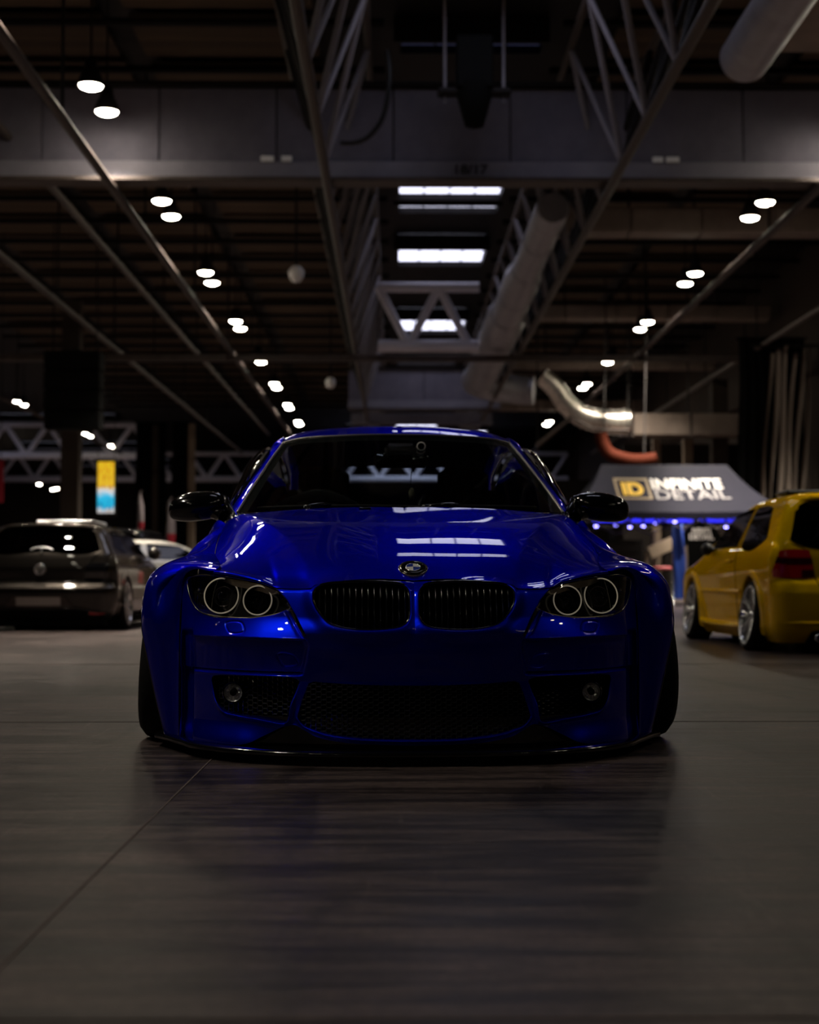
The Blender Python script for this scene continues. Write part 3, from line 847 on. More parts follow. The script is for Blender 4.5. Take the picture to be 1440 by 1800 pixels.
TOPX = [0, .02, .08, .17, .25, .30, .335, .348, .40, .46, .516, .578, .64, .69, .717, .785, .82]
TOPZ = [.603, .604, .606, .6085, .606, .601, .588, .577, .576, .579, .600, .612, .621, .625, .626, .622, .612]
def z_top(x): return pchip(TOPX, TOPZ, x)

def nose_surface(x, z):
    """bumper skin depth y and masks, as a field over the front view"""
    y = nose_base(x, z)
    dk = sdf(x, z, KID); dl = sdf(x, z, LAMP); df = sdf(x, z, FOG); dc = sdf(x, z, CENT); dn = sdf(x, z, NOSE)
    out_ = sm(-.004, .018, dn)                       # 1 outside the central nose
    y = y - .022 * (1 - out_) * sm(.60, .565, z) 
    y = y + .010 * np.exp(-((dn - .012) / .007) ** 2) * sm(.40, .43, z) * sm(.60, .55, z)   # dark joint beside the nose
    y = y - .016 * np.exp(-(np.maximum(dk, 0) / .028) ** 2) * sm(.62, .585, z)             # swelling round the grilles
    # shelf below the lamps, swelling forward to its edge
    sh = out_ * sm(.86, .78, x)
    y = y - .030 * sh * np.clip((.485 - z) / .072, 0, 1) ** 1.4 * (z > .30)
    ez = .4125 + .003 * np.sin((x - .36) * 6)
    rec = sm(ez + .001, ez - .007, z) * sm(.287, .300, z)
    side = sm(.785, .755, x)
    y = y + sh * rec * side * (.030 + .034 * np.clip((ez - z) / .11, 0, 1))
    y = y + sh * sm(.300, .280, z) * .012
    y = y + .055 * sm(.762, .774, x) * sm(.822, .812, x) * sm(.44, .41, z)      # deep channel beside the wide arch
    # centre panel leans back under the grilles
    cp = (1 - out_) * sm(.42, .40, z)
    y = y + (1 - out_) * np.clip((.43 - z) / .16, 0, 1) * .038 * sm(.07, .14, z)
    y = y - .012 * (1 - sm(0, .05, np.abs(z - .437))) * (1 - out_)
    # lip of the lower openings
    y = y - .016 * np.exp(-(np.maximum(dc, 0) / .010) ** 2) * sm(.20, .13, z)
    y = y - .014 * np.exp(-(np.maximum(df, 0) / .010) ** 2) * sm(.24, .17, z)
    y = y - .030 * sm(.13, .055, z) * sm(.46, .60, x)
    # covers
    for poly in (((.639, .460), (.585, .463), (.574, .434), (.624, .429)), ((.458, .358), (.410, .357), (.387, .330), (.395, .319), (.435, .318))):
        dw = np.abs(sdf(x, z, cr(poly, 40, True)))
        y = y + .004 * np.exp(-(dw / .0026) ** 2)
    # openings
    ink = sm(.001, -.004, dk); inl = sm(.001, -.004, dl); inf = sm(.001, -.005, df); inc = sm(.001, -.005, dc)
    y = y + .075 * ink + .12 * inl + .11 * inf + .13 * inc
    dark = np.minimum(np.minimum(dk, dl), np.minimum(df, dc)) < -.0022
    return y, dark

nx, nz = 430, 330
xs = np.concatenate([np.linspace(0, .62, 290, endpoint=False), np.linspace(.62, .822, nx - 290)])
tz = np.linspace(0, 1, nz)
XX = np.repeat(xs[:, None], nz, 1)
zb_ = pchip([0, .2, .32, .375, .40, .43, .50, .56, .60, .83], [.064, .071, .090, .116, .126, .120, .088, .060, .052, .050], xs)[:, None]
ZZ = zb_ + (z_top(xs)[:, None] - .002 - zb_) * tz[None, :]
YY, DK = nose_surface(XX, ZZ)
P = np.stack([XX, YY, ZZ], -1)
b = MB(); b.sym(P)
dq = (DK[:-1, :-1] & DK[1:, 1:]).astype(int).ravel()
bumper = mesh('front_bumper', np.concatenate(b.V), b.F, [M['blue'], M['void_black']], car, True, np.concatenate([dq, dq]))

def front_y(x, z):
    return float(nose_base(np.array([x]), np.array([z]))[0])

lw = np.array([[(x, front_y(x, .05) + .045 + (.05 if z > .05 else 0) * 0, z) for z in (.02, .06, .10, .15)] for x in np.linspace(0, .72, 40)])
b = MB(); b.sym(lw); b.build('lower_valance', M['gloss_black'], car)
# shade of the gap below each headlamp tip, put in as a black strip
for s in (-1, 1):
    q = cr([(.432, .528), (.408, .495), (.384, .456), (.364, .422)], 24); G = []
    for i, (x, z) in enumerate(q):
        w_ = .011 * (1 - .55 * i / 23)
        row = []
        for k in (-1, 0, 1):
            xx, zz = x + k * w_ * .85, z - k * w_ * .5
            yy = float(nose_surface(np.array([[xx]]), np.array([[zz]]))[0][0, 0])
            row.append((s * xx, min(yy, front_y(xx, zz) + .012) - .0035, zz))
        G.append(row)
    MB().grid(np.array(G), flip=s > 0).build('lamp_gap_shade', M['gloss_black'], car)

# --- kidney grilles
for s in (-1, 1):
    bars = MB()
    gr = None
    K = KID.copy(); K[:, 0] *= s
    path = [(k[0], front_y(k[0], k[1]) - .012, k[1]) for k in KID]
    path = [(s * p[0], p[1], p[2]) for p in path]
    rim = MB(); rim.tube(path, .0055, 8, closed=True)
    gr = rim.build('kidney_grille', M['gloss_black'], car)
    kp = KID
    for i in range(15):
        x = .031 + i * .0205
        # vertical extent of the opening at this x
        zs = np.linspace(.43, .61, 200)
        ins = sdf(np.full(200, x), zs, kp) < -.003
        if ins.sum() < 20: continue
        z0, z1 = zs[ins][0], zs[ins][-1]
        n = 14
        zz = np.linspace(z0, z1, n)
        F_, B_ = [], []
        sl = MB()
        prof = []
        for z in zz:
            yb = front_y(x, z) + .004
            bow = .010 * (1 - ((z - z0) / (z1 - z0) * 2 - 1) ** 4)
            prof.append([(s * (x - .0030), yb - bow + .006, z), (s * x, yb - bow, z), (s * (x + .0030), yb - bow + .006, z), (s * (x + .0016), yb + .04, z), (s * (x - .0016), yb + .04, z)])
        A = np.array(prof); sl.add(A, gridF(n, 5, wrapv=True, flip=s > 0))
        sl.build('slat', M['gloss_black'], gr)
    MB().tube([(s * .02, front_y(.02, .52) + .045, .52), (s * .33, front_y(.33, .52) + .045, .52)], .004, 6).build('cross_bar', M['black_plastic'], gr)

# --- mesh inserts in the lower openings: expanded-metal diamonds as real strands
def hex_mesh(name, poly, ydepth, px_, pz_, w, label):
    P = np.asarray(poly); mb = MB()
    x0, x1 = P[:, 0].min(), P[:, 0].max(); z0, z1 = P[:, 1].min(), P[:, 1].max()
    segs = []
    r = 0; z = z0
    while z < z1 + pz_:
        x = x0 - px_ + (px_ / 2 if r % 2 else 0)
        while x < x1 + px_:
            segs.append(((x - px_ * .22, z), (x + px_ * .22, z)))
            segs.append(((x + px_ * .22, z), (x + px_ * .28, z + pz_ / 2 * .999)))
            segs.append(((x - px_ * .22, z), (x - px_ * .28, z + pz_ / 2 * .999)))
            x += px_
        z += pz_ / 2; r += 1
    A = np.array([s_[0] for s_ in segs]); B = np.array([s_[1] for s_ in segs])
    mid = (A + B) / 2
    ok = sdf(mid[:, 0], mid[:, 1], P) < .002
    for (ax, az), (bx, bz) in zip(A[ok], B[ok]):
        ya = ydepth(ax, az); yb = ydepth(bx, bz)
        dx, dz = bx - ax, bz - az; L_ = math.hypot(dx, dz) + 1e-9
        nx_, nz_ = -dz / L_ * w, dx / L_ * w
        horiz = abs(dx) > abs(dz)
        V = [(ax + nx_, ya + .003, az + nz_), (ax - nx_, ya - .001, az - nz_), (bx - nx_, yb - .001, bz - nz_), (bx + nx_, yb + .003, bz + nz_),
             (ax, ya + .007, az), (bx, yb + .007, bz)]
        mb.add(V, [(0, 1, 2, 3), (0, 3, 5, 4), (1, 4, 5, 2)])
    o = mb.build(name, M['mesh_black'], car, smooth=False)
    return tag(o, label, kind='stuff')
hex_mesh('grille_mesh', CENT, lambda x, z: front_y(x, z) + .016 - .016 * max(0, (.13 - z) / .05), .0345, .0172, .0019, 'black honeycomb mesh in the wide lower opening')
for s in (-1, 1):
    F_ = FOG.copy(); F_[:, 0] *= s
    hex_mesh('fog_grille_mesh', F_[:, :], lambda x, z: front_y(x, z) + .050, .0345, .0172, .0018, 'black honeycomb mesh behind the fog lamp')
    # fog lamp
    fx, fz = .613, .224; fy = front_y(fx, fz) + .012
    fl = MB().lathe([(.034, .0), (.0365, .004), (.0365, .03), (.030, .06), (.001, .06)], 28, 'y', (s * fx, fy, fz)).build('fog_lamp', M['dark_chrome'], car)
    MB().lathe([(.001, -.010), (.018, -.007), (.030, -.001), (.0335, .004)], 28, 'y', (s * fx, fy, fz)).build('fog_lens', M['lens'], fl)
    rf = MB()
    for k in range(9):
        a = k * 2 * pi / 9
        rf.box((s * fx + .019 * cos(a), fy + .016, fz + .019 * sin(a)), (.012, .010, .012), bev=.002, rot=Matrix.Rotation(a, 3, 'Y') @ Matrix.Rotation(-.5 + .2 * k, 3, 'X') @ Matrix.Rotation(.3 * (k % 3 - 1), 3, 'Z'))
    rf.lathe([(.012, .012), (.022, .016), (.031, .006)], 18, 'y', (s * fx, fy, fz))
    rf.build('fog_reflector', M['fog_silver'], fl, smooth=False)
    MB().lathe([(.001, -.002), (.010, .002), (.011, .02)], 16, 'y', (s * (fx - .004), fy, fz + .006)).build('bulb_cap', M['void_black'], fl)

# --- headlamps
def lamp_y(x, z): return front_y(x, z)
for s in (-1, 1):
    hl_box = MB()
    # inner bezel plate set back in the pocket
    n, m_ = 46, 14
    xq = np.linspace(.416, .799, n)
    zu = np.interp(xq, lu[:, 0], lu[:, 1]); zl = np.interp(xq, ll[:, 0], ll[:, 1])
    def sheet(dy, shrink=0.0, bulge=0.0):
        G = np.zeros((n, m_, 3))
        for i in range(n):
            for k in range(m_):
                v = k / (m_ - 1); z = zl[i] + shrink + (zu[i] - zl[i] - 2 * shrink) * v
                G[i, k] = (s * xq[i], lamp_y(xq[i], z) + dy - bulge * sin(pi * v), z)
        return G
    hl = MB().grid(sheet(.065), flip=s > 0).build('headlamp', M['bezel'], car)
    MB().grid(sheet(-.002, 0, .004), flip=s > 0).build('lens_cover', M['lens'], hl)
    # bright edge of the lens on its outer side
    ep = [(s * x, lamp_y(x, z) + .002, z) for x, z in cr(LAMP_LO[3:] + [(.785, .616), (.70, .621)], 40)]
    MB().tube(ep, .0028, 6).build('lens_edge', M['dark_chrome'], hl)
    ep = [(s * x, lamp_y(x, z) + .012, z) for x, z in cr(LAMP_LO[:5], 30)]
    MB().tube(ep, .004, 6).build('lower_trim', M['cream'], hl)
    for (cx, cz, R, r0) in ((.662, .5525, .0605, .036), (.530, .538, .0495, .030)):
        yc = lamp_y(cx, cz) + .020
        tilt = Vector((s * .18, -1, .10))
        ringo = MB().torus((s * cx, yc, cz), R, .0024, tilt, 64, 8).build('lamp_ring_glow', M['ring'], hl)
        rot = Vector((0, 1, 0)).rotation_difference(-tilt)
        # bowl inside the ring
        bowl = MB(); bowl.lathe([(R - .003, 0), (R - .008, .02), (r0 + .004, .045), (r0, .05)], 40, 'y')
        V = np.array([tuple(rot @ Vector(v) + Vector((s * cx, yc, cz))) for v in np.concatenate(bowl.V)])
        mesh('reflector_bowl', V, bowl.F, M['gloss_black'], ringo)
        pj = MB(); pj.lathe([(r0 + .002, .03), (r0 - .002, .022), (r0 - .004, .03)], 36, 'y')
        V = np.array([tuple(rot @ Vector(v) + Vector((s * cx, yc, cz))) for v in np.concatenate(pj.V)])
        mesh('projector_rim', V, pj.F, M['dark_chrome'] if R > .055 else M['gloss_black'], ringo)
        pj = MB(); pj.lathe([(.001, .010), (r0 * .45, .014), (r0 * .8, .026), (r0 - .003, .045)], 36, 'y')
        V = np.array([tuple(rot @ Vector(v) + Vector((s * cx, yc, cz))) for v in np.concatenate(pj.V)])
        mesh('projector_lens', V, pj.F, M['lens'], ringo)
        pk = MB(); pk.lathe([(r0 - .004, .046), (r0 * .5, .06), (.001, .062)], 30, 'y')
        V = np.array([tuple(rot @ Vector(v) + Vector((s * cx, yc, cz))) for v in np.concatenate(pk.V)])
        mesh('projector_back', V, pk.F, M['gloss_black'], ringo)
    # eyebrow strip over the rings
    ey = []
    for x in np.linspace(.455, .66, 24):
        z1 = np.interp(x, lu[:, 0], lu[:, 1]) - .004
        z0 = z1 - .020 * sm(.44, .50, x) * sm(.70, .60, x) - .004
        ey.append([(s * x, lamp_y(x, z1) + .008, z1), (s * x, lamp_y(x, z0) + .028, z0)])
    MB().grid(np.array(ey)).build('eyebrow_strip', M['cream'], hl)
    # outer turn-signal bulb
    MB().lathe([(.001, -.006), (.007, -.003), (.009, .008)], 14, 'y', (s * .752, lamp_y(.752, .572) + .045, .572)).build('turn_signal_bulb', M['chrome'], hl)
    fr = MB()
    for k in range(6):
        fr.box((s * (.728 + .009 * k), lamp_y(.73 + .009 * k, .525) + .045, .527 + .004 * k), (.0035, .01, .032), bev=.001)
    fr.build('turn_signal_ribs', M['dark_chrome'], hl, smooth=False)

# --- bonnet
def hy(x, z=None):
    z = float(z_top(np.array([x]))[0]) if z is None else z
    return front_y(x, z)
def hood_front(x, dz=0.002):
    z = float(z_top(np.array([x]))[0]) + dz
    yy = float(nose_surface(np.array([[x]]), np.array([[z - .004]]))[0][0, 0])
    return (x, min(yy, front_y(x, z)) + .004, z)
c0 = [hood_front(0), (0, .142, .626), (0, .175, .6455), (0, .25, .679), (0, .40, .731), (0, .70, .806), (0, 1.0, .863), (0, 1.28, .909)]
c1 = [hood_front(.17), (.172, .148, .628), (.178, .185, .646), (.19, .26, .679), (.21, .41, .730), (.25, .70, .804), (.28, 1.0, .860), (.31, 1.30, .908)]
c2 = [hood_front(.335), (.345, .172, .611), (.356, .215, .638), (.375, .29, .673), (.41, .44, .723), (.485, .72, .790), (.565, 1.0, .841), (.655, 1.37, .886)]
c5 = [hood_front(.69), (.691, .29, .633), (.694, .34, .643), (.700, .42, .657), (.712, .56, .678), (.733, .80, .718), (.75, 1.07, .767), (.752, 1.45, .853)]
NH = 120
Hc = loft([c0, c1, c2], NH, 44)
K2, K5 = Hc[-1], cr(c5, NH)
tt = np.linspace(0, 1, 40)
Fa = K2[None] + (K5 - K2)[None] * tt[:, None, None]
Fa[:, :, 2] += (.009 * 4 * tt * (1 - tt))[:, None] * np.linspace(.7, 1, NH)[None]
fx_ = K2[0, 0] + (K5[0, 0] - K2[0, 0]) * tt
ed = np.array([hood_front(x) for x in fx_]); dl_ = ed - Fa[:, 0]
Fa += dl_[:, None, :] * np.exp(-(np.arange(NH) / 13.0) ** 1.5)[None, :, None]
H = np.concatenate([Hc, Fa[1:]], 0)
b = MB(); b.sym(H)
hood = b.build('bonnet', M['blue'], car)
# folded rear edge of the bonnet
R_ = H[:, -1, :]
edge = np.stack([R_, R_ + [0, .012, -.006], R_ + [0, .014, -.05]], 1)
b = MB(); b.sym(edge); b.build('bonnet_rear_fold', M['blue'], hood)
under = np.stack([H[:, 0, :], H[:, 0, :] + [0, .012, -.004], H[:, 0, :] + [0, .10, -.02]], 1)
b = MB(); b.sym(under); b.build('bonnet_front_fold', M['gloss_black'], hood)
sidef = np.stack([H[-1], H[-1] + [.002, 0, -.004], H[-1] + [-.002, 0, -.05]], 1)
b = MB(); b.sym(sidef); b.build('bonnet_side_fold', M['blue'], hood)

# --- roundel on the bonnet
def hood_pt(y):
    k = np.argmin(np.abs(H[0, :, 1] - y)); a, c_ = H[0, k - 1], H[0, k + 1]
    t_ = Vector(c_ - a).normalized(); return Vector(H[0, k]), t_
bp_, bt = hood_pt(.168)
em = bpy.data.objects.new('roundel', None); C.objects.link(em); em.parent = car
R3 = Matrix(((1, 0, 0), (0, bt.y, -bt.z), (0, bt.z, bt.y)))
em.matrix_local = Matrix.Translation(bp_ + Vector((0, -bt.z, bt.y)) * .005) @ R3.to_4x4()
MB().lathe([(.001, .002), (.0465, .002), (.049, .0035), (.051, .001), (.0515, -.006)], 48).build('bezel', M['chrome'], em)
MB().lathe([(.026, .0052), (.036, .0056), (.0445, .005), (.0455, .003)], 48).build('black_ring', M['gloss_black'], em)
MB().lathe([(.0245, .0052), (.0255, .0062), (.0268, .0052)], 48).build('inner_ring', M['chrome'], em)
def sector(a0, a1, r, z, mname, nm):
    pts = [(0, 0, z + .0018)] + [(r * cos(a), r * sin(a), z) for a in np.linspace(a0, a1, 12)]
    mesh(nm, pts, [(0, i, i + 1) for i in range(1, 12)], M[mname], em)
for k, (mn, nm) in enumerate((('white_enamel', 'white_quarter'), ('blue_enamel', 'blue_quarter'), ('white_enamel', 'white_quarter'), ('blue_enamel', 'blue_quarter'))):
    sector(k * pi / 2, (k + 1) * pi / 2, .025, .0052, mn, nm)
for ch, a in (('B', 128), ('M', 90), ('W', 52)):
    text_mesh('letter', ch, .0165, M['chrome'], em, (.0355 * cos(radians(a)), .0355 * sin(radians(a)), .006), (0, 0, radians(a - 90)), .0006, .0004)

# --- fenders with wide arches
TH = [215, 180, 155, 135, 120, 90, 60, 42, 34, 20, 0, -35]
E5 = np.array(c5)
def seam(y):
    q = cr(c5, 200); k = np.argmin(np.abs(q[:, 1] - y)); return q[k] + np.array([.004, 0, -.001])
y135 = front_y(.806, .612)
rowE = [(.824, front_y(.822, .1) + .004, .05), (.826, front_y(.822, .33) + .004, .33), (.826, front_y(.822, .52) + .004, .52), (.810, y135 + .012, .623), tuple(seam(.30)), tuple(seam(.80)), tuple(seam(1.15)), tuple(seam(1.44)), (.80, 1.53, .862), (.858, 1.50, .74), (.872, 1.5, .45), (.845, 1.5, .12)]
rowD = [(.846, .490, .05), (.864, .478, .33), (.878, .472, .50), (.875, .495, .612), (.815, .46, .640), (.845, .83, .698), (.850, 1.12, .722), (.845, 1.32, .765), (.868, 1.36, .72), (.880, 1.38, .62), (.905, 1.37, .40), (.885, 1.36, .12)]
rowC2 = [(.868, .505, .05), (.915, .492, .33), (.938, .487, .50), (.940, .525, .598), (.920, .58, .636), (.935, .86, .667), (.932, 1.08, .662), (.925, 1.22, .63), (.925, 1.27, .59), (.925, 1.28, .50), (.93, 1.28, .35), (.915, 1.25, .12)]
rowC = [(.885, .532, .05), (.945, .522, .33), (.966, .512, .49), (.968, .570, .582), (.969, .655, .614), (.976, .86, .634), (.976, 1.06, .618), (.969, 1.17, .575), (.965, 1.21, .54), (.957, 1.26, .44), (.95, 1.28, .32), (.935, 1.24, .12)]
rowB = [(.893, .550, .05), (.952, .540, .31), (.976, .535, .44), (.981, .595, .535), (.984, .68, .568), (.987, .87, .588), (.987, 1.04, .566), (.984, 1.13, .525), (.982, 1.16, .495), (.974, 1.20, .41), (.965, 1.21, .31), (.945, 1.16, .12)]
rowA = [(p[0] - .05, p[1] + .012 * (1 if p[1] > .8 else -1) * -1, p[2] - .004) for p in rowB]
Fd = loft([rowE, rowD, rowC2, rowC, rowB, rowA], 150, 60, creases=(3, 4))
for s in (-1, 1):
    b = MB(); b.grid(Fd if s > 0 else mir(Fd), flip=s < 0)
    fo = b.build('front_fender', M['blue'], car)
    # inner wheel-house liner
    A_ = Fd[-1]; ln_ = np.stack([A_, A_ * [0, 1, 1] + [.62, 0, 0]], 1); ln_ = ln_ if s > 0 else mir(ln_)
    MB().grid(ln_, flip=s < 0).build('wheel_house', M['void_black'], fo)
    # thin arch trim line
    tr = [tuple(p * [s, 1, 1]) for p in cr(rowB, 90)]
    MB().tube(tr, .0022, 6).build('arch_edge', M['dark_chrome'], fo)
    # thin dark gap to the bumper
    gp = [(s * p[0], p[1] + .006, p[2]) for p in cr(rowE[:3], 40)]
    MB().tube(gp, .005, 6).build('panel_gap', M['void_black'], fo)

# --- splitter
pl = []
for x in np.linspace(-.93, .93, 61):
    ax = abs(x); pl.append((x, float(pchip(BX + [.95], BY + [.70], np.array([ax]))[0]) * .92 - .075 + .02 * (ax > .8)))
poly = pl + [(.93, .9), (-.93, .9)]
b = MB(); n = len(pl)
def rail(off, z): return np.array([(p[0], p[1] + off, z) for p in pl])
A = np.stack([rail(.20, .052), rail(.02, .050), rail(.004, .046), rail(0, .040), rail(.003, .033), rail(.02, .030), rail(.3, .030)], 1)
b.grid(A); b.build('front_splitter', M['gloss_black'], car)
MB().box((0, 1.3, .09), (1.3, 1.4, .06)).build('engine_undertray', M['void_black'], car, smooth=False)
MB().box((0, .75, .34), (1.24, .7, .46)).build('radiator_pack', M['void_black'], car, smooth=False)

# --- windscreen, pillars, roof
W0 = [(0, 1.36, .902), (.35, 1.395, .902), (.60, 1.49, .902), (.715, 1.585, .902)]
W1 = [(0, 1.62, 1.041), (.32, 1.655, 1.041), (.55, 1.74, 1.042), (.655, 1.81, 1.040)]
W2 = [(0, 1.88, 1.176), (.29, 1.915, 1.175), (.51, 1.99, 1.173), (.598, 2.05, 1.168)]
W3 = [(0, 2.12, 1.296), (.27, 2.145, 1.293), (.47, 2.20, 1.282), (.548, 2.25, 1.268)]
Wn = np.array([cr(w, 40) for w in (W0, W1, W2, W3)])
Wg = np.array([cr(Wn[:, j], 40) for j in range(40)])          # across, up
b = MB(); b.sym(Wg); ws = b.build('windscreen', M['screen_glass'], car)
# dark printed border round the glass (frit) and pale outer trim
frit = []
for j in range(40):
    k0, k1 = 0, 3
    frit.append(Wg[j, 36:40] + [0, .004, -.002])
b = MB(); b.sym(np.array(frit)); b.sym(Wg[36:, :] + np.array([-.001, .004, -.002])); b.build('black_border', M['void_black'], ws)
tr = [tuple(p) for p in Wg[-1]] + [tuple(p) for p in Wg[::-1, -1][1:]]
full = tr + [(-p[0], p[1], p[2]) for p in tr[::-1][1:]]
MB().tube(full, .0065, 8).build('screen_trim', M['trim_grey'], ws)
# pillar + cant rail strip: inner edge follows the screen, outer edge follows the door glass
pin = [Wg[-1, 0] + [.006, .01, -.03], *[Wg[-1, k] + [.008, .004, .0] for k in range(4, 40, 5)], Wg[-1, 39] + [.006, .02, .012], (.552, 2.50, 1.316), (.545, 2.85, 1.338), (.535, 3.2, 1.315), (.525, 3.5, 1.245), (.545, 3.85, 1.10), (.58, 4.15, .96)]
pmid = [p + np.array([.022, .02, -.002]) if i < 9 else np.array(p) + [.034, 0, -.022] for i, p in enumerate(pin)]
pout = [np.array(p) + (([.044, .06, -.014] if i < 7 else [.046, .05, -.016]) if i < 9 else [.054, .0, -.056]) for i, p in enumerate(pin)]
pil = loft([pin, pmid, pout], 120, 14)
for s in (-1, 1):
    MB().grid(pil if s > 0 else mir(pil), flip=s < 0).build('roof_pillar', M['blue'], car)
    tp = cr(pout, 90)[:70] * [s, 1, 1] + np.array([s * .002, 0, -.006])
    MB().tube([tuple(p) for p in tp], .008, 6).build('window_surround', M['gloss_black'], car)
r0 = [Wg[0, 39] + [0, .012, .006], (0, 2.30, 1.352), (0, 2.55, 1.373), (0, 2.85, 1.376), (0, 3.2, 1.352), (0, 3.52, 1.286)]
r1 = [Wg[20, 39] + [0, .012, .006], (.285, 2.33, 1.347), (.285, 2.56, 1.367), (.28, 2.85, 1.370), (.275, 3.2, 1.346), (.27, 3.52, 1.278)]
r2 = [Wg[33, 39] + [0, .012, .006], (.475, 2.38, 1.327), (.475, 2.58, 1.349), (.47, 2.85, 1.354), (.46, 3.2, 1.330), (.45, 3.51, 1.262)]
r3 = [Wg[39, 39] + [.004, .02, .010], (.55, 2.44, 1.308), (.552, 2.6, 1.324), (.546, 2.85, 1.338), (.535, 3.2, 1.315), (.525, 3.5, 1.245)]
Rf = loft([r0, r1, r2, r3], 50, 36)
b = MB(); b.sym(Rf); rf = b.build('roof', M['blue'], car)
# headliner
b = MB(); b.sym(Rf + np.array([0, 0, -.03])); b.build('headliner', M['interior'], rf)
# rear screen and boot
g0 = [(0, 3.54, 1.275), (.26, 3.53, 1.268), (.44, 3.51, 1.254), (.52, 3.50, 1.236)]
g1_ = [(0, 3.86, 1.14), (.28, 3.85, 1.135), (.46, 3.83, 1.12), (.545, 3.82, 1.105)]
g2 = [(0, 4.16, .99), (.30, 4.15, .985), (.50, 4.12, .975), (.575, 4.10, .968)]
Gl = np.array([cr(w, 24) for w in (g0, g1_, g2)]); Gl = np.array([cr(Gl[:, j], 20) for j in range(24)])
b = MB(); b.sym(Gl); b.build('rear_screen', M['screen_glass'], car)
bt_ = loft([[(0, 4.17, .985), (0, 4.4, .975), (0, 4.57, .965), (0, 4.60, .90), (0, 4.61, .70)], [(.35, 4.16, .98), (.35, 4.4, .97), (.36, 4.55, .96), (.36, 4.58, .90), (.36, 4.59, .70)], [(.60, 4.10, .965), (.63, 4.35, .955), (.64, 4.48, .945), (.66, 4.52, .88), (.68, 4.53, .70)]], 40, 24)
b = MB(); b.sym(bt_); b.build('boot_lid', M['blue'], car)

# --- doors, rear arches, rear bumper, sills
dr = loft([[(.80, 1.545, .864), (.826, 2.0, .885), (.835, 2.5, .905), (.83, 2.95, .92)], [(.858, 1.512, .74), (.875, 2.0, .77), (.88, 2.5, .79), (.87, 2.95, .80)], [(.874, 1.512, .45), (.872, 2.0, .45), (.872, 2.5, .45), (.88, 2.95, .45)], [(.85, 1.512, .20), (.85, 2.0, .20), (.85, 2.5, .20), (.86, 2.95, .20)]], 50, 24)
TH2 = 8
qE = [(.86, 2.96, .12), (.88, 2.96, .45), (.872, 2.96, .80), (.83, 2.96, .92), (.79, 3.5, .95), (.66, 4.16, .97), (.72, 4.48, .93), (.78, 4.5, .70), (.80, 4.42, .30)]
qC = [(.93, 3.08, .12), (.95, 3.10, .42), (.955, 3.2, .60), (.955, 3.35, .67), (.96, 3.56, .69), (.955, 3.82, .66), (.94, 3.98, .56), (.93, 4.02, .40), (.92, 3.98, .20)]
qB = [(.95, 3.18, .12), (.975, 3.19, .38), (.98, 3.26, .51), (.985, 3.38, .575), (.985, 3.56, .60), (.985, 3.74, .575), (.975, 3.86, .50), (.965, 3.92, .36), (.95, 3.88, .18)]
qA = [(p[0] - .08, p[1], p[2]) for p in qB]
Q_ = loft([qE, qC, qB, qA], 110, 40, creases=(2,))
rb = loft([[(0, 4.61, .70), (.4, 4.58, .70), (.70, 4.50, .70), (.79, 4.36, .70)], [(0, 4.64, .50), (.4, 4.61, .50), (.74, 4.52, .50), (.82, 4.36, .50)], [(0, 4.58, .20), (.4, 4.55, .20), (.72, 4.48, .20), (.81, 4.36, .20)]], 40, 20)
b = MB(); b.sym(rb); b.build('rear_bumper', M['blue'], car)
for s in (-1, 1):
    f = lambda G: G if s > 0 else mir(G)
    do = MB().grid(f(dr), flip=s < 0).build('door', M['blue'], car)
    MB().box((s * .885, 2.78, .74), (.03, .22, .03), bev=.01).build('door_handle', M['blue'], do)
    MB().grid(f(Q_), flip=s < 0).build('rear_fender', M['blue'], car)
    sw = loft([[(.79, 1.66, .90), (.82, 2.2, .905), (.825, 2.9, .925), (.80, 3.6, .95), (.70, 4.0, .965)], [(.70, 1.86, 1.06), (.70, 2.2, 1.18), (.69, 2.8, 1.2), (.66, 3.4, 1.12), (.64, 3.95, 1.0)], [(.625, 2.16, 1.235), (.63, 2.4, 1.262), (.63, 2.8, 1.275), (.61, 3.3, 1.23), (.60, 3.75, 1.08)]], 40, 16)
    MB().grid(f(sw), flip=s < 0).build('side_window', M['dark_glass'], car)
    MB().box((s * .86, 2.2, .13), (.10, 1.9, .14), bev=.03).build('side_skirt', M['gloss_black'], car)
    tl = loft([[(.50, 4.57, .90), (.62, 4.53, .89), (.72, 4.46, .88)], [(.50, 4.60, .74), (.64, 4.55, .74), (.76, 4.44, .74)]], 14, 8)
    MB().grid(f(tl) + np.array([0, .012, 0])).build('tail_lamp', M['red_glass'], car)

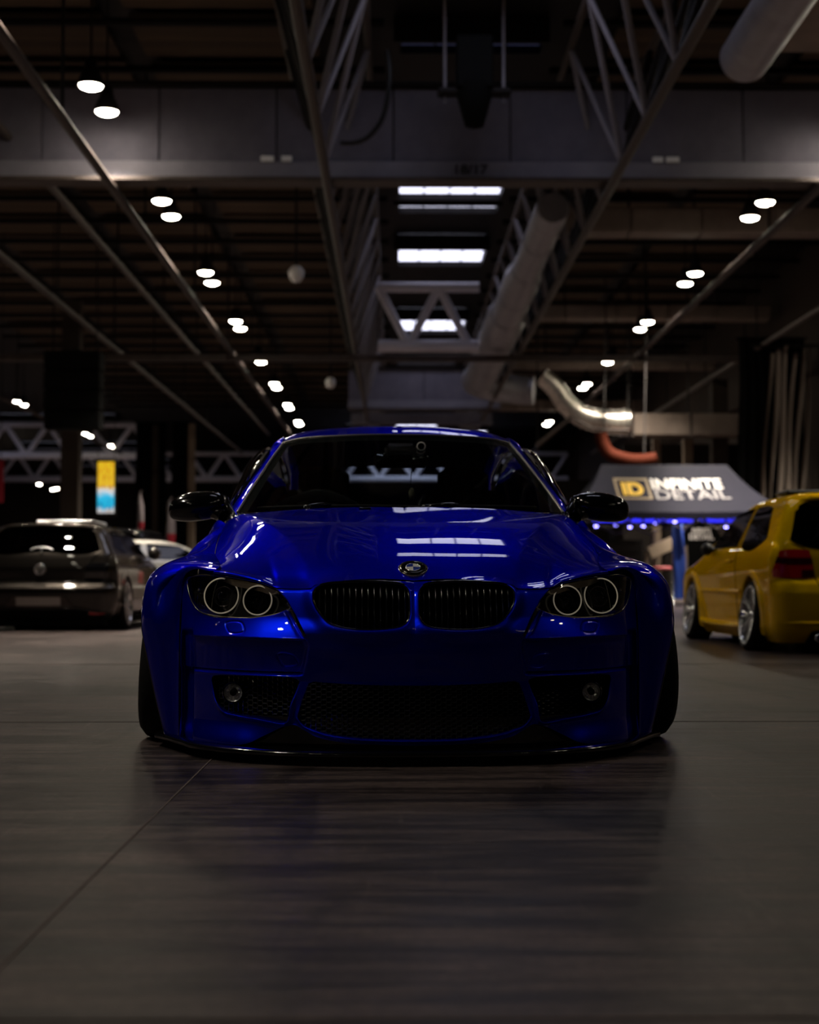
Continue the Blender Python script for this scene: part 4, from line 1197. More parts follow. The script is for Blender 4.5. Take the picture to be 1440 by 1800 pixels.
# --- cowl and wipers
cw = np.stack([cr([(0, 1.27, .885), (.31, 1.29, .883), (.655, 1.36, .862), (.752, 1.46, .85)], 30), cr([(0, 1.32, .895), (.33, 1.345, .894), (.63, 1.43, .885), (.755, 1.55, .885)], 30), cr([(0, 1.37, .900), (.35, 1.405, .900), (.60, 1.50, .900), (.735, 1.62, .898)], 30)], 1)
b = MB(); b.sym(cw); b.build('cowl_panel', M['gloss_black'], car)
for x0, xb, xt in ((-.40, -.62, .06), (.10, -.02, .58)):
    w = MB()
    a = (x0, 1.345 + .10 * abs(x0), .915)
    mid_ = ((xb + xt) / 2, 1.40 + .06 * abs((xb + xt) / 2), .926)
    w.tube([a, ((a[0] + mid_[0]) / 2, 1.355, .926), mid_], [.012, .009, .006], 8)
    wo = w.build('wiper_arm', M['gloss_black'], car)
    MB().tube(cr([(xb, 1.40 + .17 * xb * xb, .915), ((xb + xt) / 2, 1.378 + .12 * ((xb + xt) / 2) ** 2, .921), (xt, 1.40 + .17 * xt * xt, .918)], 20), .007, 6).build('wiper_blade', M['rubber'], wo)
    MB().lathe([(.022, -.012), (.022, .008), (.015, .014), (.001, .015)], 16, 'z', (x0, 1.345 + .10 * abs(x0), .912)).build('pivot_cap', M['gloss_black'], wo)
for x in (-.16, .48):
    MB().box((x, 1.22, .902 - .03 * (x > .3)), (.05, .03, .012), bev=.005).build('washer_jet', M['gloss_black'], car)
MB().lathe([(.016, -.003), (.022, -.003), (.022, .003), (.016, .003), (.016, -.003)], 24, 'y', (.105, 1.965, 1.228)).build('ring_sticker', M['logo_white'], car)

# --- door mirrors
def mirror(s):
    n, m_ = 26, 24
    V = np.zeros((n, m_, 3))
    for i in range(n):
        u = i / (n - 1) * pi
        rr = sin(u) ** .55
        for k in range(m_):
            a = 2 * pi * k / m_
            yy = .075 * rr * cos(a); zz = .064 * rr * sin(a)
            yy = yy * (1.0 if cos(a) < 0 else .62)
            zz *= (1.0 if sin(a) > 0 else .86)
            x = .125 * -cos(u)
            V[i, k] = (.905 + x, 1.735 + yy - .03 * x, .925 + zz - .10 * x + (.012 if sin(a) > 0 else 0) * rr)
    V[:, :, 0] *= s
    mo = MB(); mo.add(V, gridF(n, m_, wrapv=True)); mo = mo.build('door_mirror', M['gloss_black'], car)
    MB().tube(cr([(s * .785, 1.68, .885), (s * .81, 1.70, .90), (s * .845, 1.725, .915)], 8), [.030, .028, .034], 12).build('mirror_arm', M['gloss_black'], mo)
    arm = MB(); arm.tube(cr([(s * .775, 1.72, .97), (s * .82, 1.725, .978), (s * .87, 1.74, .965)], 8), [.012, .014, .018], 10)
    arm.tube(cr([(s * .73, 1.62, .885), (s * .76, 1.66, .93), (s * .78, 1.71, .97)], 8), .016, 8)
    arm.build('mirror_fin', M['gloss_black'], mo)
    MB().lathe([(.001, 0), (.05, 0), (.054, .006)], 24, 'y', (s * .915, 1.782, .925)).build('mirror_glass', M['chrome'], mo)
for s in (-1, 1): mirror(s)

# --- wheels
def build_wheel(parent, R, rim, width, nsp, side, tread=M['rubber'], face=M['alloy'], twin=True, sub=True):
    """wheel about its own x axis; outer face at x = 0 for side +1"""
    w = bpy.data.objects.new('wheel', None); C.objects.link(w); w.parent = parent
    s = side
    pr = [(rim, 0), (rim + .012, .008), (R - .035, .012), (R - .008, -.012), (R, -.04), (R, -width + .04), (R - .008, -width + .012), (R - .035, -width), (rim, -width)]
    MB().lathe([(r, s * h) for r, h in pr], 48, 'x').build('tyre', tread, w, sharp=60)
    pr = [(rim + .006, .004), (rim, .010), (rim - .012, .002), (rim - .018, -.04), (rim - .03, -.12), (rim - .02, -width)]
    MB().lathe([(r, s * h) for r, h in pr], 48, 'x').build('rim', face, w)
    MB().lathe([(.001, s * -.02), (.03, s * -.02), (.034, s * -.03), (.075, s * -.05), (.08, s * -.09)], 24, 'x').build('hub', face, w)
    MB().lathe([(.05, s * -.10), (rim * .78, s * -.10), (rim * .78, s * -.115), (.05, s * -.115)], 32, 'x').build('brake_disc', M['steel'], w)
    p0 = None
    for k in range(nsp):
        a0 = 2 * pi * k / nsp
        if p0 is None:
            b = MB()
            for da in ((-.10, .10) if twin else (0,)):
                r0_, r1_ = .05, rim - .008
                y0, z0 = r0_ * cos(a0 + da * .3), r0_ * sin(a0 + da * .3); y1, z1 = r1_ * cos(a0 + da), r1_ * sin(a0 + da)
                b.tube([(s * -.045, y0, z0), (s * -.028, (y0 + y1) / 2, (z0 + z1) / 2), (s * -.008, y1, z1)], [.015, .011, .012], 6)
            p0 = b.build('spoke', face, w, smooth=False); o = p0
        else:
            o = p0.copy(); C.objects.link(o); o.rotation_euler = (a0, 0, 0)
    return w
for s, y, wd in ((-1, .885, .25), (1, .885, .25), (-1, 3.56, .28), (1, 3.56, .28)):
    w = build_wheel(car, .318, .245, wd, 10, s)
    w.location = (s * (.985 if y < 1 else .975), y, .318)
    w.rotation_euler = (0, radians(-4.5) * s, radians(1.5) if y < 1 else 0)

# --- cabin
MB().box((0, 2.6, .30), (1.5, 2.4, .06)).build('cabin_floor', M['interior'], car, smooth=False)
ds = loft([[(0, 1.42, .895), (.4, 1.47, .893), (.70, 1.60, .885)], [(0, 1.60, .905), (.4, 1.66, .905), (.70, 1.74, .895)], [(0, 1.86, .87), (.4, 1.88, .875), (.70, 1.90, .86)], [(0, 1.90, .60), (.4, 1.92, .60), (.70, 1.94, .60)]], 24, 30)
b = MB(); b.sym(ds); b.build('dashboard', M['interior'], car)
bin_ = []
for a in np.linspace(0, pi, 20):
    bin_.append([(-.37 + .22 * cos(a), 1.74, .885 + .115 * sin(a)), (-.37 + .20 * cos(a), 1.92, .885 + .090 * sin(a))])
MB().grid(np.array(bin_)).build('instrument_cowl', M['dash_grey'], car)
st = MB().torus((-.37, 2.02, .86), .178, .016, (0, .90, -.42), 48, 10).build('steering_wheel', M['leather'], car)
sp = MB(); sp.box((-.37, 2.025, .855), (.15, .05, .12), bev=.02)
for a in (0, pi, -pi / 2):
    sp.tube([(-.37, 2.02, .86), (-.37 + .17 * cos(a), 2.02 + .07 * sin(a), .86 + .155 * sin(a))], .014, 8)
sp.build('steering_boss', M['leather'], st)
for x in (-.37, .37):
    se = MB().box((x, 2.55, .50), (.50, .52, .16), bev=.05).build('front_seat', M['leather'], car)
    MB().box((x, 2.90, .80), (.48, .14, .58), bev=.06, rot=Matrix.Rotation(radians(-14), 3, 'X')).build('seat_back', M['leather'], se)
    MB().box((x, 2.98, 1.125), (.27, .10, .17), bev=.045, rot=Matrix.Rotation(radians(-8), 3, 'X')).build('headrest', M['leather'], se)
    MB().tube(cr([(x - .24, 2.82, .62), (x - .25, 2.88, .88), (x - .20, 2.93, 1.05)], 12), .018, 8).build('seat_piping', M['trim_grey'] if x > 0 else M['red_cloth'], se)
MB().box((0, 3.72, .74), (1.2, .16, .42), bev=.06).build('rear_bench', M['leather'], car)
rm = MB().box((.01, 2.0, 1.165), (.26, .045, .072), bev=.022).build('rear_view_mirror', M['gloss_black'], car)
MB().box((.01, 1.975, 1.205), (.15, .10, .07), bev=.02).build('mirror_foot', M['black_plastic'], rm)
orn = thing('hanging_ornament', 'small tasselled charm hanging from the blue car rear-view mirror', 'ornament', (.067 + .012, 6.93, 1.005))
MB().tube([(0, 0, .125), (-.004, 0, .05)], .0022, 6).build('string', M['black_plastic'], orn)
MB().lathe([(.001, .055), (.008, .048), (.009, .042), (.004, .036)], 12).build('bead', M['dark_chrome'], orn)
MB().lathe([(.004, .034), (.013, .022), (.015, .005), (.011, -.020), (.001, -.022)], 14).build('tassel', M['cream'], orn)


# ================================================================== OTHER CARS
class Body:
    """car body as a stack of level outlines; local y = 0 at the tail, +y towards the nose"""
    def __init__(s, lev):
        L_ = np.array(lev, float); s.z = L_[:, 0]; s.c = [L_[:, k] for k in range(1, 6)]
    def at(s, z):
        z = np.atleast_1d(np.asarray(z, float))
        return [pchip(s.z, c, z) for c in s.c]           # w, yr, yf, rc, bulge
    def rear(s, x, z):
        w, yr, yf, rc, bu = [float(v[0]) for v in s.at(z)]
        ax = abs(x); y = yr + bu * (min(ax, w) / w) ** 2
        e = ax - (w - rc)
        if e > 0: y += rc - math.sqrt(max(rc * rc - min(e, rc) ** 2, 0))
        return y
    def side(s, y, z):
        w, yr, yf, rc, bu = [float(v[0]) for v in s.at(z)]
        e = (yr + bu + rc) - y
        if e > 0: return w - rc + math.sqrt(max(rc * rc - min(e, rc) ** 2, 0))
        return w
    def shell(s, nz=74):
        rows = []
        for z in np.concatenate([np.linspace(s.z[0], s.z[-3], nz), np.linspace(s.z[-3], s.z[-1], 9)[1:]]):
            w, yr, yf, rc, bu = [float(v[0]) for v in s.at(z)]
            pts = [(x, yr + bu * (x / w) ** 2) for x in np.linspace(0, w - rc, 14)]
            yc = yr + bu * ((w - rc) / w) ** 2 + rc
            pts += [(w - rc + rc * sin(a), yc - rc * cos(a)) for a in np.linspace(0, pi / 2, 10)[1:]]
            rf = min(.28, w * .6); ye = max(yf - rf - .04, yc + .02)
            pts += [(w, y) for y in np.linspace(yc, ye, 150)[1:]]
            pts += [(w - rf + rf * cos(a), ye + rf * sin(a)) for a in np.linspace(0, pi / 2, 8)[1:]]
            pts += [(x, ye + rf + .04 * (1 - (x / w) ** 2)) for x in np.linspace(w - rf, 0, 8)[1:]]
            rows.append([(p[0], p[1], z) for p in pts])
        return np.array(rows)
def shell_mesh(B, m, parent, wheels, ra, dark=M['void_black']):
    P = B.shell(); nu, nv = P.shape[:2]
    F = gridF(nu, nv); c = P.reshape(-1, 3)
    keep = []
    for f in F:
        q = c[list(f)].mean(0)
        if q[0] > .35 and any((q[1] - wy) ** 2 + (q[2] - wz) ** 2 < ra * ra for wy, wz in wheels): continue
        keep.append(f)
    Q = mir(P).reshape(-1, 3); n = len(c)
    V = np.concatenate([c, Q]); F2 = keep + [tuple(n + i for i in reversed(f)) for f in keep]
    top = [i for i in range((nu - 1) * nv, nu * nv)]
    F2.append(tuple(top + [n + i for i in reversed(top)][1:-1]))
    return mesh('body_shell', V, F2, m, parent)
def arch(B, parent, m, wy, wz, ra, lip=.016):
    for s in (-1, 1):
        P = []
        for a in np.linspace(radians(-25), radians(205), 44):
            y, z = wy + ra * cos(a), max(wz + ra * sin(a), B.z[0])
            x = B.side(y, z)
            P.append([(s * (x - .30), y, z), (s * (x + lip * .4), y, z), (s * (x + lip), wy + (ra + .012) * cos(a), max(wz + (ra + .012) * sin(a), B.z[0])), (s * (x + .002), wy + (ra + .055) * cos(a), max(wz + (ra + .055) * sin(a), B.z[0]))])
        MB().grid(np.array(P), flip=s < 0).build('wheel_arch', m, parent)
        MB().lathe([(.001, 0), (ra + .02, 0), (ra + .02, .02)], 32, 'x', (s * .42, wy, wz)).build('wheel_house', M['void_black'], parent)
def side_patch(B, name, m, parent, lo, hi, off=.006, n=22, k=10, both=True, mi=None):
    """pane on the body side; lo and hi are (y, z) polylines"""
    a, b_ = cr(lo, n), cr(hi, n)
    for s in ((-1, 1) if both else (1,)):
        P = np.zeros((n, k, 3))
        for i in range(n):
            for j in range(k):
                y, z = a[i] + (b_[i] - a[i]) * j / (k - 1)
                P[i, j] = (s * (B.side(y, z) + off), y, z)
        MB().grid(P, flip=s < 0).build(name, m, parent)
def rear_patch(B, name, m, parent, lo, hi, off=.006, n=26, k=10, mirror=False):
    a, b_ = cr(lo, n), cr(hi, n); out = None
    for s in ((1, -1) if mirror else (1,)):
        P = np.zeros((n, k, 3))
        for i in range(n):
            for j in range(k):
                x, z = a[i] + (b_[i] - a[i]) * j / (k - 1)
                P[i, j] = (s * x, B.rear(x, z) - off, z)
        out = MB().grid(P, flip=s < 0).build(name, m, parent)
    return out
def rear_tube(B, name, m, parent, pts, r, off=.004, n=40):
    q = cr(pts, n)
    return MB().tube([(p[0], B.rear(p[0], p[1]) - off, p[1]) for p in q], r, 6).build(name, m, parent)
def side_tube(B, name, m, parent, pts, r, off=.003, n=40):
    q = cr(pts, n)
    for s in (-1, 1):
        MB().tube([(s * (B.side(p[0], p[1]) + off), p[0], p[1]) for p in q], r, 6).build(name, m, parent)
def interior_block(parent, w, y0, y1):
    MB().box((0, (y0 + y1) / 2, .55), (w, y1 - y0, .3), bev=.05).build('cabin_floor', M['interior'], parent, smooth=False)

# ---- yellow hatchback, tail towards the viewer on the right
yc_ = thing('car', 'golden yellow three-door hatchback on silver multi-spoke wheels at the right edge', 'car', (3.93, 11.9, 0))
LY = [(.09, .79, .10, 4.02, .16, .05), (.16, .83, .05, 4.08, .20, .06), (.235, .845, .02, 4.12, .22, .06), (.26, .845, .012, 4.13, .22, .06), (.40, .852, 0, 4.14, .22, .06), (.49, .856, .0, 4.14, .22, .06), (.53, .858, .012, 4.13, .21, .06),
      (.585, .860, .035, 4.12, .20, .06), (.612, .862, .066, 4.09, .16, .05), (.68, .864, .068, 4.0, .15, .05), (.78, .858, .072, 3.4, .14, .05), (.86, .842, .085, 3.05, .13, .05), (.91, .822, .105, 2.92, .13, .05), (1.0, .775, .165, 2.70, .14, .05),
      (1.12, .715, .255, 2.42, .15, .05), (1.22, .66, .335, 2.18, .16, .05), (1.28, .615, .39, 2.02, .18, .05), (1.325, .54, .48, 1.86, .22, .04), (1.350, .40, .66, 1.66, .2, .03), (1.358, .15, .95, 1.4, .1, .02)]
BYl = Body(LY)
WY = [(.80, .30), (3.28, .30)]
shell_mesh(BYl, M['yellow'], yc_, WY, .335)
for wy, wz in WY: arch(BYl, yc_, M['yellow'], wy, wz, .335, .03)
side_patch(BYl, 'quarter_window', M['dark_glass'], yc_, [(.50, .955), (.60, .915), (1.32, .905)], [(.82, 1.225), (.95, 1.245), (1.38, 1.25)])
side_patch(BYl, 'door_window', M['dark_glass'], yc_, [(1.46, .905), (2.2, .90), (2.55, .895)], [(1.50, 1.25), (1.80, 1.245), (2.12, 1.205)])
side_tube(BYl, 'door_seam', M['void_black'], yc_, [(1.40, 1.26), (1.40, .90), (1.40, .55), (1.36, .20)], .004, .001)
side_tube(BYl, 'rub_strip', M['yellow'], yc_, [(1.22, .50), (1.8, .50), (2.86, .50)], .022, .002)
side_tube(BYl, 'sill_edge', M['yellow'], yc_, [(1.18, .20), (1.8, .19), (2.9, .20)], .035, .004)
for s in (-1, 1):
    MB().box((s * .865, 1.62, .78), (.03, .20, .03), bev=.01).build('door_handle', M['yellow'], yc_)
    MB().lathe([(.001, -.05), (.04, -.04), (.062, 0), (.05, .03), (.001, .035)], 20, 'y', (s * .90, 2.42, .90)).build('door_mirror', M['black_plastic'], yc_)
    MB().box((s * .85, 2.42, .90), (.12, .05, .04), bev=.012).build('mirror_arm', M['black_plastic'], yc_)
rw = rear_patch(BYl, 'rear_window', M['dark_glass'], yc_, [(-.70, .93), (-.66, .905), (0, .90), (.66, .905), (.70, .93)], [(-.575, 1.245), (-.55, 1.262), (0, 1.275), (.55, 1.262), (.575, 1.245)], .008)
rear_tube(BYl, 'rear_wiper', M['black_plastic'], rw, [(0, .93), (.2, .99), (.42, 1.02)], .010, .022)
rear_patch(BYl, 'tail_lamp', M['red_glass'], yc_, [(.52, .622), (.62, .620), (.78, .622), (.862, .628)], [(.56, .848), (.64, .852), (.74, .852), (.79, .845)], .014, mirror=True)
rear_patch(BYl, 'lamp_band', M['smoke_lamp'], yc_, [(.54, .735), (.62, .732), (.76, .734), (.829, .742)], [(.552, .785), (.64, .784), (.75, .784), (.811, .790)], .018, mirror=True)
rear_patch(BYl, 'lamp_foot', M['smoke_lamp'], yc_, [(.523, .624), (.56, .622), (.60, .622), (.625, .623)], [(.530, .685), (.57, .685), (.60, .685), (.625, .685)], .018, n=10, mirror=True)
rear_tube(BYl, 'tailgate_seam', M['void_black'], yc_, [(-.70, .90), (-.575, .84), (-.515, .62), (-.49, .555), (-.43, .53), (0, .525), (.43, .53), (.49, .555), (.515, .62), (.575, .84), (.70, .90)], .004, .002, 90)
rear_tube(BYl, 'bumper_crease', M['yellow'], yc_, [(-.80, .255), (0, .255), (.80, .255)], .014, .002)
rear_patch(BYl, 'exhaust_cutout', M['void_black'], yc_, [(-.60, .092), (-.45, .092), (-.28, .092)], [(-.56, .18), (-.45, .20), (-.30, .20)], .010)
for x in (-.50, -.38):
    MB().lathe([(.030, .0), (.036, -.004), (.036, .12), (.030, .12)], 20, 'y', (x, .0, .135)).build('exhaust_tip', M['chrome'], yc_)
rear_patch(BYl, 'number_plate', M['plate_white'], yc_, [(-.26, .30), (0, .30), (.26, .30)], [(-.26, .41), (0, .41), (.26, .41)], .010)
# roof spoiler
sp_ = []
for x in np.linspace(-.56, .56, 30):
    y0 = BYl.rear(x, 1.29) - .12 + .10 * (abs(x) / .56) ** 4
    sp_.append([(x, y0 + .16, 1.325 - .03 * (x / .56) ** 2), (x, y0, 1.300 - .02 * (x / .56) ** 2), (x, y0 + .01, 1.278 - .02 * (x / .56) ** 2), (x, y0 + .18, 1.272)])
MB().grid(np.array(sp_), flip=True).build('roof_spoiler', M['yellow'], yc_)
MB().box((0, 1.15, 1.372), (1.02, .42, .035), bev=.015).build('roof_bar', M['black_plastic'], yc_, smooth=False)
MB().box((0, 1.9, .22), (1.3, 3.4, .10), bev=.02).build('underbody', M['void_black'], yc_, smooth=False)
interior_block(yc_, 1.2, .5, 2.8)
for s in (-1, 1):
    for wy, wz in WY:
        w = build_wheel(yc_, .305, .248, .22, 10, s)
        w.location = (s * .90, wy, .305); w.rotation_euler = (0, radians(-7) * s, 0)

# ---- dark grey hatchback, tail towards the viewer on the left
dk = thing('car', 'dark grey hatchback seen from behind at the left edge', 'car', (-4.17, 17.35, 0))
LD = [(.15, .80, .12, 3.9, .16, .05), (.22, .85, .06, 4.0, .22, .07), (.36, .88, .02, 4.08, .24, .08), (.45, .888, 0, 4.12, .24, .08), (.505, .89, .012, 4.12, .24, .08), (.535, .888, .07, 4.1, .20, .08), (.60, .884, .105, 4.05, .18, .08),
      (.72, .878, .10, 3.7, .16, .07), (.83, .85, .12, 3.3, .15, .07), (.90, .825, .145, 3.05, .15, .06), (.96, .79, .19, 2.85, .15, .06), (1.08, .725, .30, 2.55, .15, .06), (1.19, .66, .40, 2.3, .16, .05), (1.24, .61, .46, 2.15, .18, .05), (1.275, .52, .56, 1.98, .2, .04), (1.292, .38, .75, 1.75, .18, .03), (1.298, .15, 1.0, 1.5, .1, .02)]
BDk = Body(LD)
WD = [(.82, .31), (3.35, .31)]
shell_mesh(BDk, M['grey_paint'], dk, WD, .345)
for wy, wz in WD: arch(BDk, dk, M['grey_paint'], wy, wz, .345, .02)
rw = rear_patch(BDk, 'rear_window', M['dark_glass'], dk, [(-.72, .97), (-.66, .945), (0, .935), (.66, .945), (.72, .97)], [(-.60, 1.205), (-.57, 1.222), (0, 1.235), (.57, 1.222), (.60, 1.205)], .008)
rear_tube(BDk, 'rear_wiper', M['trim_grey'], rw, [(-.13, .955), (-.08, .975), (.0, .985), (.08, .975), (.13, .955)], .012, .02)
rear_tube(BDk, 'rear_wiper_arm', M['black_plastic'], rw, [(.0, .93), (.0, .985)], .012, .025)
side_patch(BDk, 'quarter_window', M['dark_glass'], dk, [(.55, .99), (.75, .955), (1.36, .945)], [(.90, 1.19), (1.0, 1.205), (1.40, 1.21)])
side_patch(BDk, 'door_window', M['dark_glass'], dk, [(1.48, .945), (2.2, .94), (2.62, .93)], [(1.50, 1.21), (1.85, 1.205), (2.18, 1.18)])
rear_patch(BDk, 'tail_lamp', M['gloss_black'], dk, [(.50, .60), (.60, .585), (.78, .60), (.875, .62)], [(.53, .78), (.62, .80), (.75, .80), (.84, .785)], .012, mirror=True)
rear_tube(BDk, 'bumper_ledge', M['grey_paint'], dk, [(-.86, .50), (0, .50), (.86, .50)], .020, .004)
rear_patch(BDk, 'plate_recess', M['steel_brown'], dk, [(-.40, .285), (0, .28), (.40, .285)], [(-.30, .405), (0, .41), (.30, .405)], .006)
rear_patch(BDk, 'number_plate', M['plate_white'], dk, [(-.26, .30), (0, .30), (.26, .30)], [(-.26, .40), (0, .40), (.26, .40)], .014)
rear_patch(BDk, 'diffuser', M['void_black'], dk, [(-.82, .16), (0, .155), (.82, .16)], [(-.80, .24), (0, .255), (.80, .24)], .012)
rear_tube(BDk, 'bumper_lower_edge', M['grey_paint'], dk, [(-.84, .225), (-.66, .225), (-.5, .262), (0, .268), (.5, .262), (.66, .225), (.84, .225)], .014, .008)
rear_patch(BDk, 'rear_reflector', M['red_glass'], dk, [(.58, .195), (.70, .195), (.80, .20)], [(.58, .222), (.70, .222), (.80, .225)], .016, n=10, mirror=True)
rear_tube(BDk, 'tailgate_seam', M['void_black'], dk, [(-.68, .93), (-.58, .82), (-.53, .60), (-.46, .545), (0, .54), (.46, .545), (.53, .60), (.58, .82), (.68, .93)], .005, .002, 80)
ey_ = BDk.rear(0, .72) - .012
emb = MB().torus((0, ey_, .725), .062, .007, (0, 1, 0), 36, 8).build('round_emblem', M['chrome'], dk)
vw = MB()
for pts in ([(-.030, .775), (-.002, .728), (.002, .728), (.030, .775)], [(-.052, .752), (-.026, .676), (0, .712), (.026, .676), (.052, .752)]):
    vw.tube([(p[0], ey_ - .004, p[1]) for p in pts], .006, 6)
vw.build('emblem_strokes', M['chrome'], emb)
sp_ = []
for x in np.linspace(-.58, .58, 30):
    y0 = BDk.rear(x, 1.24) - .14 + .08 * (abs(x) / .58) ** 4
    sp_.append([(x, y0 + .20, 1.285 - .03 * (x / .58) ** 2), (x, y0, 1.262 - .03 * (x / .58) ** 2), (x, y0 + .01, 1.235 - .02 * (x / .58) ** 2), (x, y0 + .2, 1.232)])
MB().grid(np.array(sp_), flip=True).build('roof_spoiler', M['grey_paint'], dk)
MB().lathe([(.001, .03), (.08, .028), (.10, .0)], 20, 'z', (-.0, .9, 1.293)).build('aerial_base', M['grey_paint'], dk)
MB().box((.10, 1.35, 1.315), (.70, .9, .05), bev=.02).build('sunroof_visor', M['trim_grey'], dk)
for s in (-1, 1):
    MB().lathe([(.001, -.06), (.06, -.05), (.09, 0), (.075, .03), (.001, .035)], 20, 'y', (s * .95, 2.5, .95)).build('door_mirror', M['grey_paint'], dk)
    for wy, wz in WD:
        w = build_wheel(dk, .315, .25, .23, 10, s); w.location = (s * .905, wy, .315); w.rotation_euler = (0, radians(-3.5) * s, 0)
interior_block(dk, 1.2, .5, 2.9)
MB().box((0, 2.0, .15), (1.5, 3.7, .20), bev=.02).build('underbody', M['void_black'], dk, smooth=False)

# ---- simpler cars further back: body, panes, lamps, wheels
def far_car(label, m, loc, rz, h=1.0, L_=1.0, vis=False):
    t = thing('car', label, 'car', loc, rz)
    lev = [(z * h, w, yr, yf * L_, rc, bu) for z, w, yr, yf, rc, bu in LD]
    B = Body(lev); ws = [(.82, .31), (3.35 * L_, .31)]
    shell_mesh(B, m, t, ws, .345)
    for wy, wz in ws: arch(B, t, m, wy, wz, .345, .015)
    rear_patch(B, 'rear_window', M['dark_glass'], t, [(-.70, .97 * h), (0, .94 * h), (.70, .97 * h)], [(-.58, 1.205 * h), (0, 1.23 * h), (.58, 1.205 * h)], .008)
    side_patch(B, 'rear_side_window', M['dark_glass'], t, [(.55, .985 * h), (.8, .955 * h), (1.4, .945 * h)], [(.9, 1.19 * h), (1.05, 1.21 * h), (1.42, 1.21 * h)])
    side_patch(B, 'front_side_window', M['dark_glass'], t, [(1.50, .945 * h), (2.1, .94 * h), (2.6, .93 * h)], [(1.52, 1.21 * h), (1.8, 1.205 * h), (2.1, 1.18 * h)])
    rear_patch(B, 'tail_lamp', M['red_glass'], t, [(.52, .62 * h), (.62, .6 * h), (.80, .61 * h), (.87, .63 * h)], [(.55, .76 * h), (.62, .77 * h), (.75, .77 * h), (.84, .77 * h)], .012, mirror=True)
    # front screen: panel leaning on the nose side of the cabin
    P = []
    for x in np.linspace(-.62, .62, 20):
        q = 1 - .10 * (abs(x) / .62) ** 2
        P.append([(x, lerp_y(B, .955 * h) * q + .03, .955 * h), (x * .95, lerp_y(B, 1.08 * h) * q + .03, 1.08 * h), (x * .86, lerp_y(B, 1.20 * h) * q + .03, 1.20 * h)])
    MB().grid(np.array(P)).build('front_screen', M['dark_glass'], t)
    for s in (-1, 1):
        for wy, wz in ws:
            w = build_wheel(t, .315, .24, .22, 7, s, twin=False); w.location = (s * .90, wy, .315)
    interior_block(t, 1.2, .5, 2.9)
    return t
def lerp_y(B, z): return float(B.at(z)[2][0])
far_car('silver hatchback with its side turned behind the dark grey hatchback', M['silver_paint'], (-5.9, 25.2, 0), radians(-62), 1.0)
far_car('dark tall hatchback with pale roof edge behind the dark grey one', M['black_paint'], (-6.0, 30.5, 0), radians(-8), 1.30)
far_car('silver car mostly hidden behind the blue coupe and its mirror', M['silver_paint'], (-2.75, 21.5, 0), radians(-75), 1.02)

# ================================================================== TENT
tn = thing('gazebo_tent', 'navy pop-up gazebo tent with yellow and white logo on its roof', 'tent', (6.62, 36.2, 0))
XW, RW, YD, ZE, ZR = 2.57, 1.54, 2.2, 2.20, 3.42
def roof_pt(u, v, side):
    """u in -1..1 along the eave, v 0 eave .. 1 ridge; side 0 front 1 right 2 back 3 left"""
    sag = .13 * sin(pi * v) + .10 * (1 - v) * 0
    z = ZE + (ZR - ZE) * v - sag - .05 * (1 - v) * (1 - u * u)
    if side in (0, 2):
        half = XW + (RW - XW) * (v ** .85); p = Vector((u * half, -YD * (1 - v) , z))
        if side == 2: p = Vector((-p.x, -p.y, z))
    else:
        half = YD * (1 - v); p = Vector((XW + (RW - XW) * (v ** .85), u * half, z))
        if side == 3: p = Vector((-p.x, -p.y, z))
    return p
for side, nm in enumerate(('front_roof_panel', 'right_roof_panel', 'back_roof_panel', 'left_roof_panel')):
    P = np.array([[tuple(roof_pt(u, v, side)) for v in np.linspace(0, 1, 16)] for u in np.linspace(-1, 1, 30)])
    b = MB(); b.grid(P); b.grid(P - np.array([0, 0, .012]), flip=True); b.build(nm, M['canopy'], tn)
    V_ = []
    for u in np.linspace(-1, 1, 60):
        p = roof_pt(u, 0, side)
        V_.append([tuple(p), (p.x, p.y, p.z - .08), (p.x, p.y, p.z - .15 - .02 * abs(sin(u * 14)))])
    V_ = np.array(V_); b = MB(); b.grid(V_); b.grid(V_ + np.array([0, .006, 0]), flip=True); b.build('valance', M['canopy'], tn)
for sx in (-1, 1):
    for sy in (-1, 1):
        lg = MB().box((sx * (XW - .05), sy * (YD - .05), 1.1), (.06, .06, 2.2), bev=.008).build('leg', M['steel'], tn, smooth=False)
        MB().box((sx * (XW - .05), sy * (YD - .05), .01), (.16, .16, .02), bev=.004).build('foot_plate', M['dark_steel'], lg, smooth=False)
for y in (-YD + .05, YD - .05):
    n_ = 6
    for k in range(n_):
        x0 = -XW + .05 + k * (2 * XW - .1) / n_; x1 = x0 + (2 * XW - .1) / n_
        member('scissor_bar', M['steel'], (x0, y, 2.12), (x1, y, 1.78), .03, tn); member('scissor_bar', M['steel'], (x0, y, 1.78), (x1, y, 2.12), .03, tn)
def conform(o, x0, x1, v0, v1, lift=.012):
    """lay flat print on the front roof panel between the given limits"""
    me = o.data; n_ = len(me.vertices); co = np.zeros(n_ * 3); me.vertices.foreach_get('co', co); co = co.reshape(-1, 3)
    mn, mx = co.min(0), co.max(0); out = np.zeros_like(co)
    for i, c_ in enumerate(co):
        x = x0 + (x1 - x0) * (c_[0] - mn[0]) / (mx[0] - mn[0]); v = v0 + (v1 - v0) * (c_[1] - mn[1]) / (mx[1] - mn[1])
        half = XW + (RW - XW) * (v ** .85); p = roof_pt(x / half, v, 0)
        f = .5 if mx[2] - mn[2] < 1e-6 else (c_[2] - mn[2]) / (mx[2] - mn[2])
        out[i] = (p.x, p.y - (lift + .006 * f) * .5, p.z + (lift + .006 * f))
    me.vertices.foreach_set('co', out.ravel()); me.update()
    o.location = (0, 0, 0); o.rotation_euler = (0, 0, 0); o.scale = (1, 1, 1)
o = text_mesh('logo_word', 'INFINITE', 1, M['logo_white'], tn, (0, 0, 0), (0, 0, 0), .01, .016); conform(o, -.45, 1.25, .575, .755)
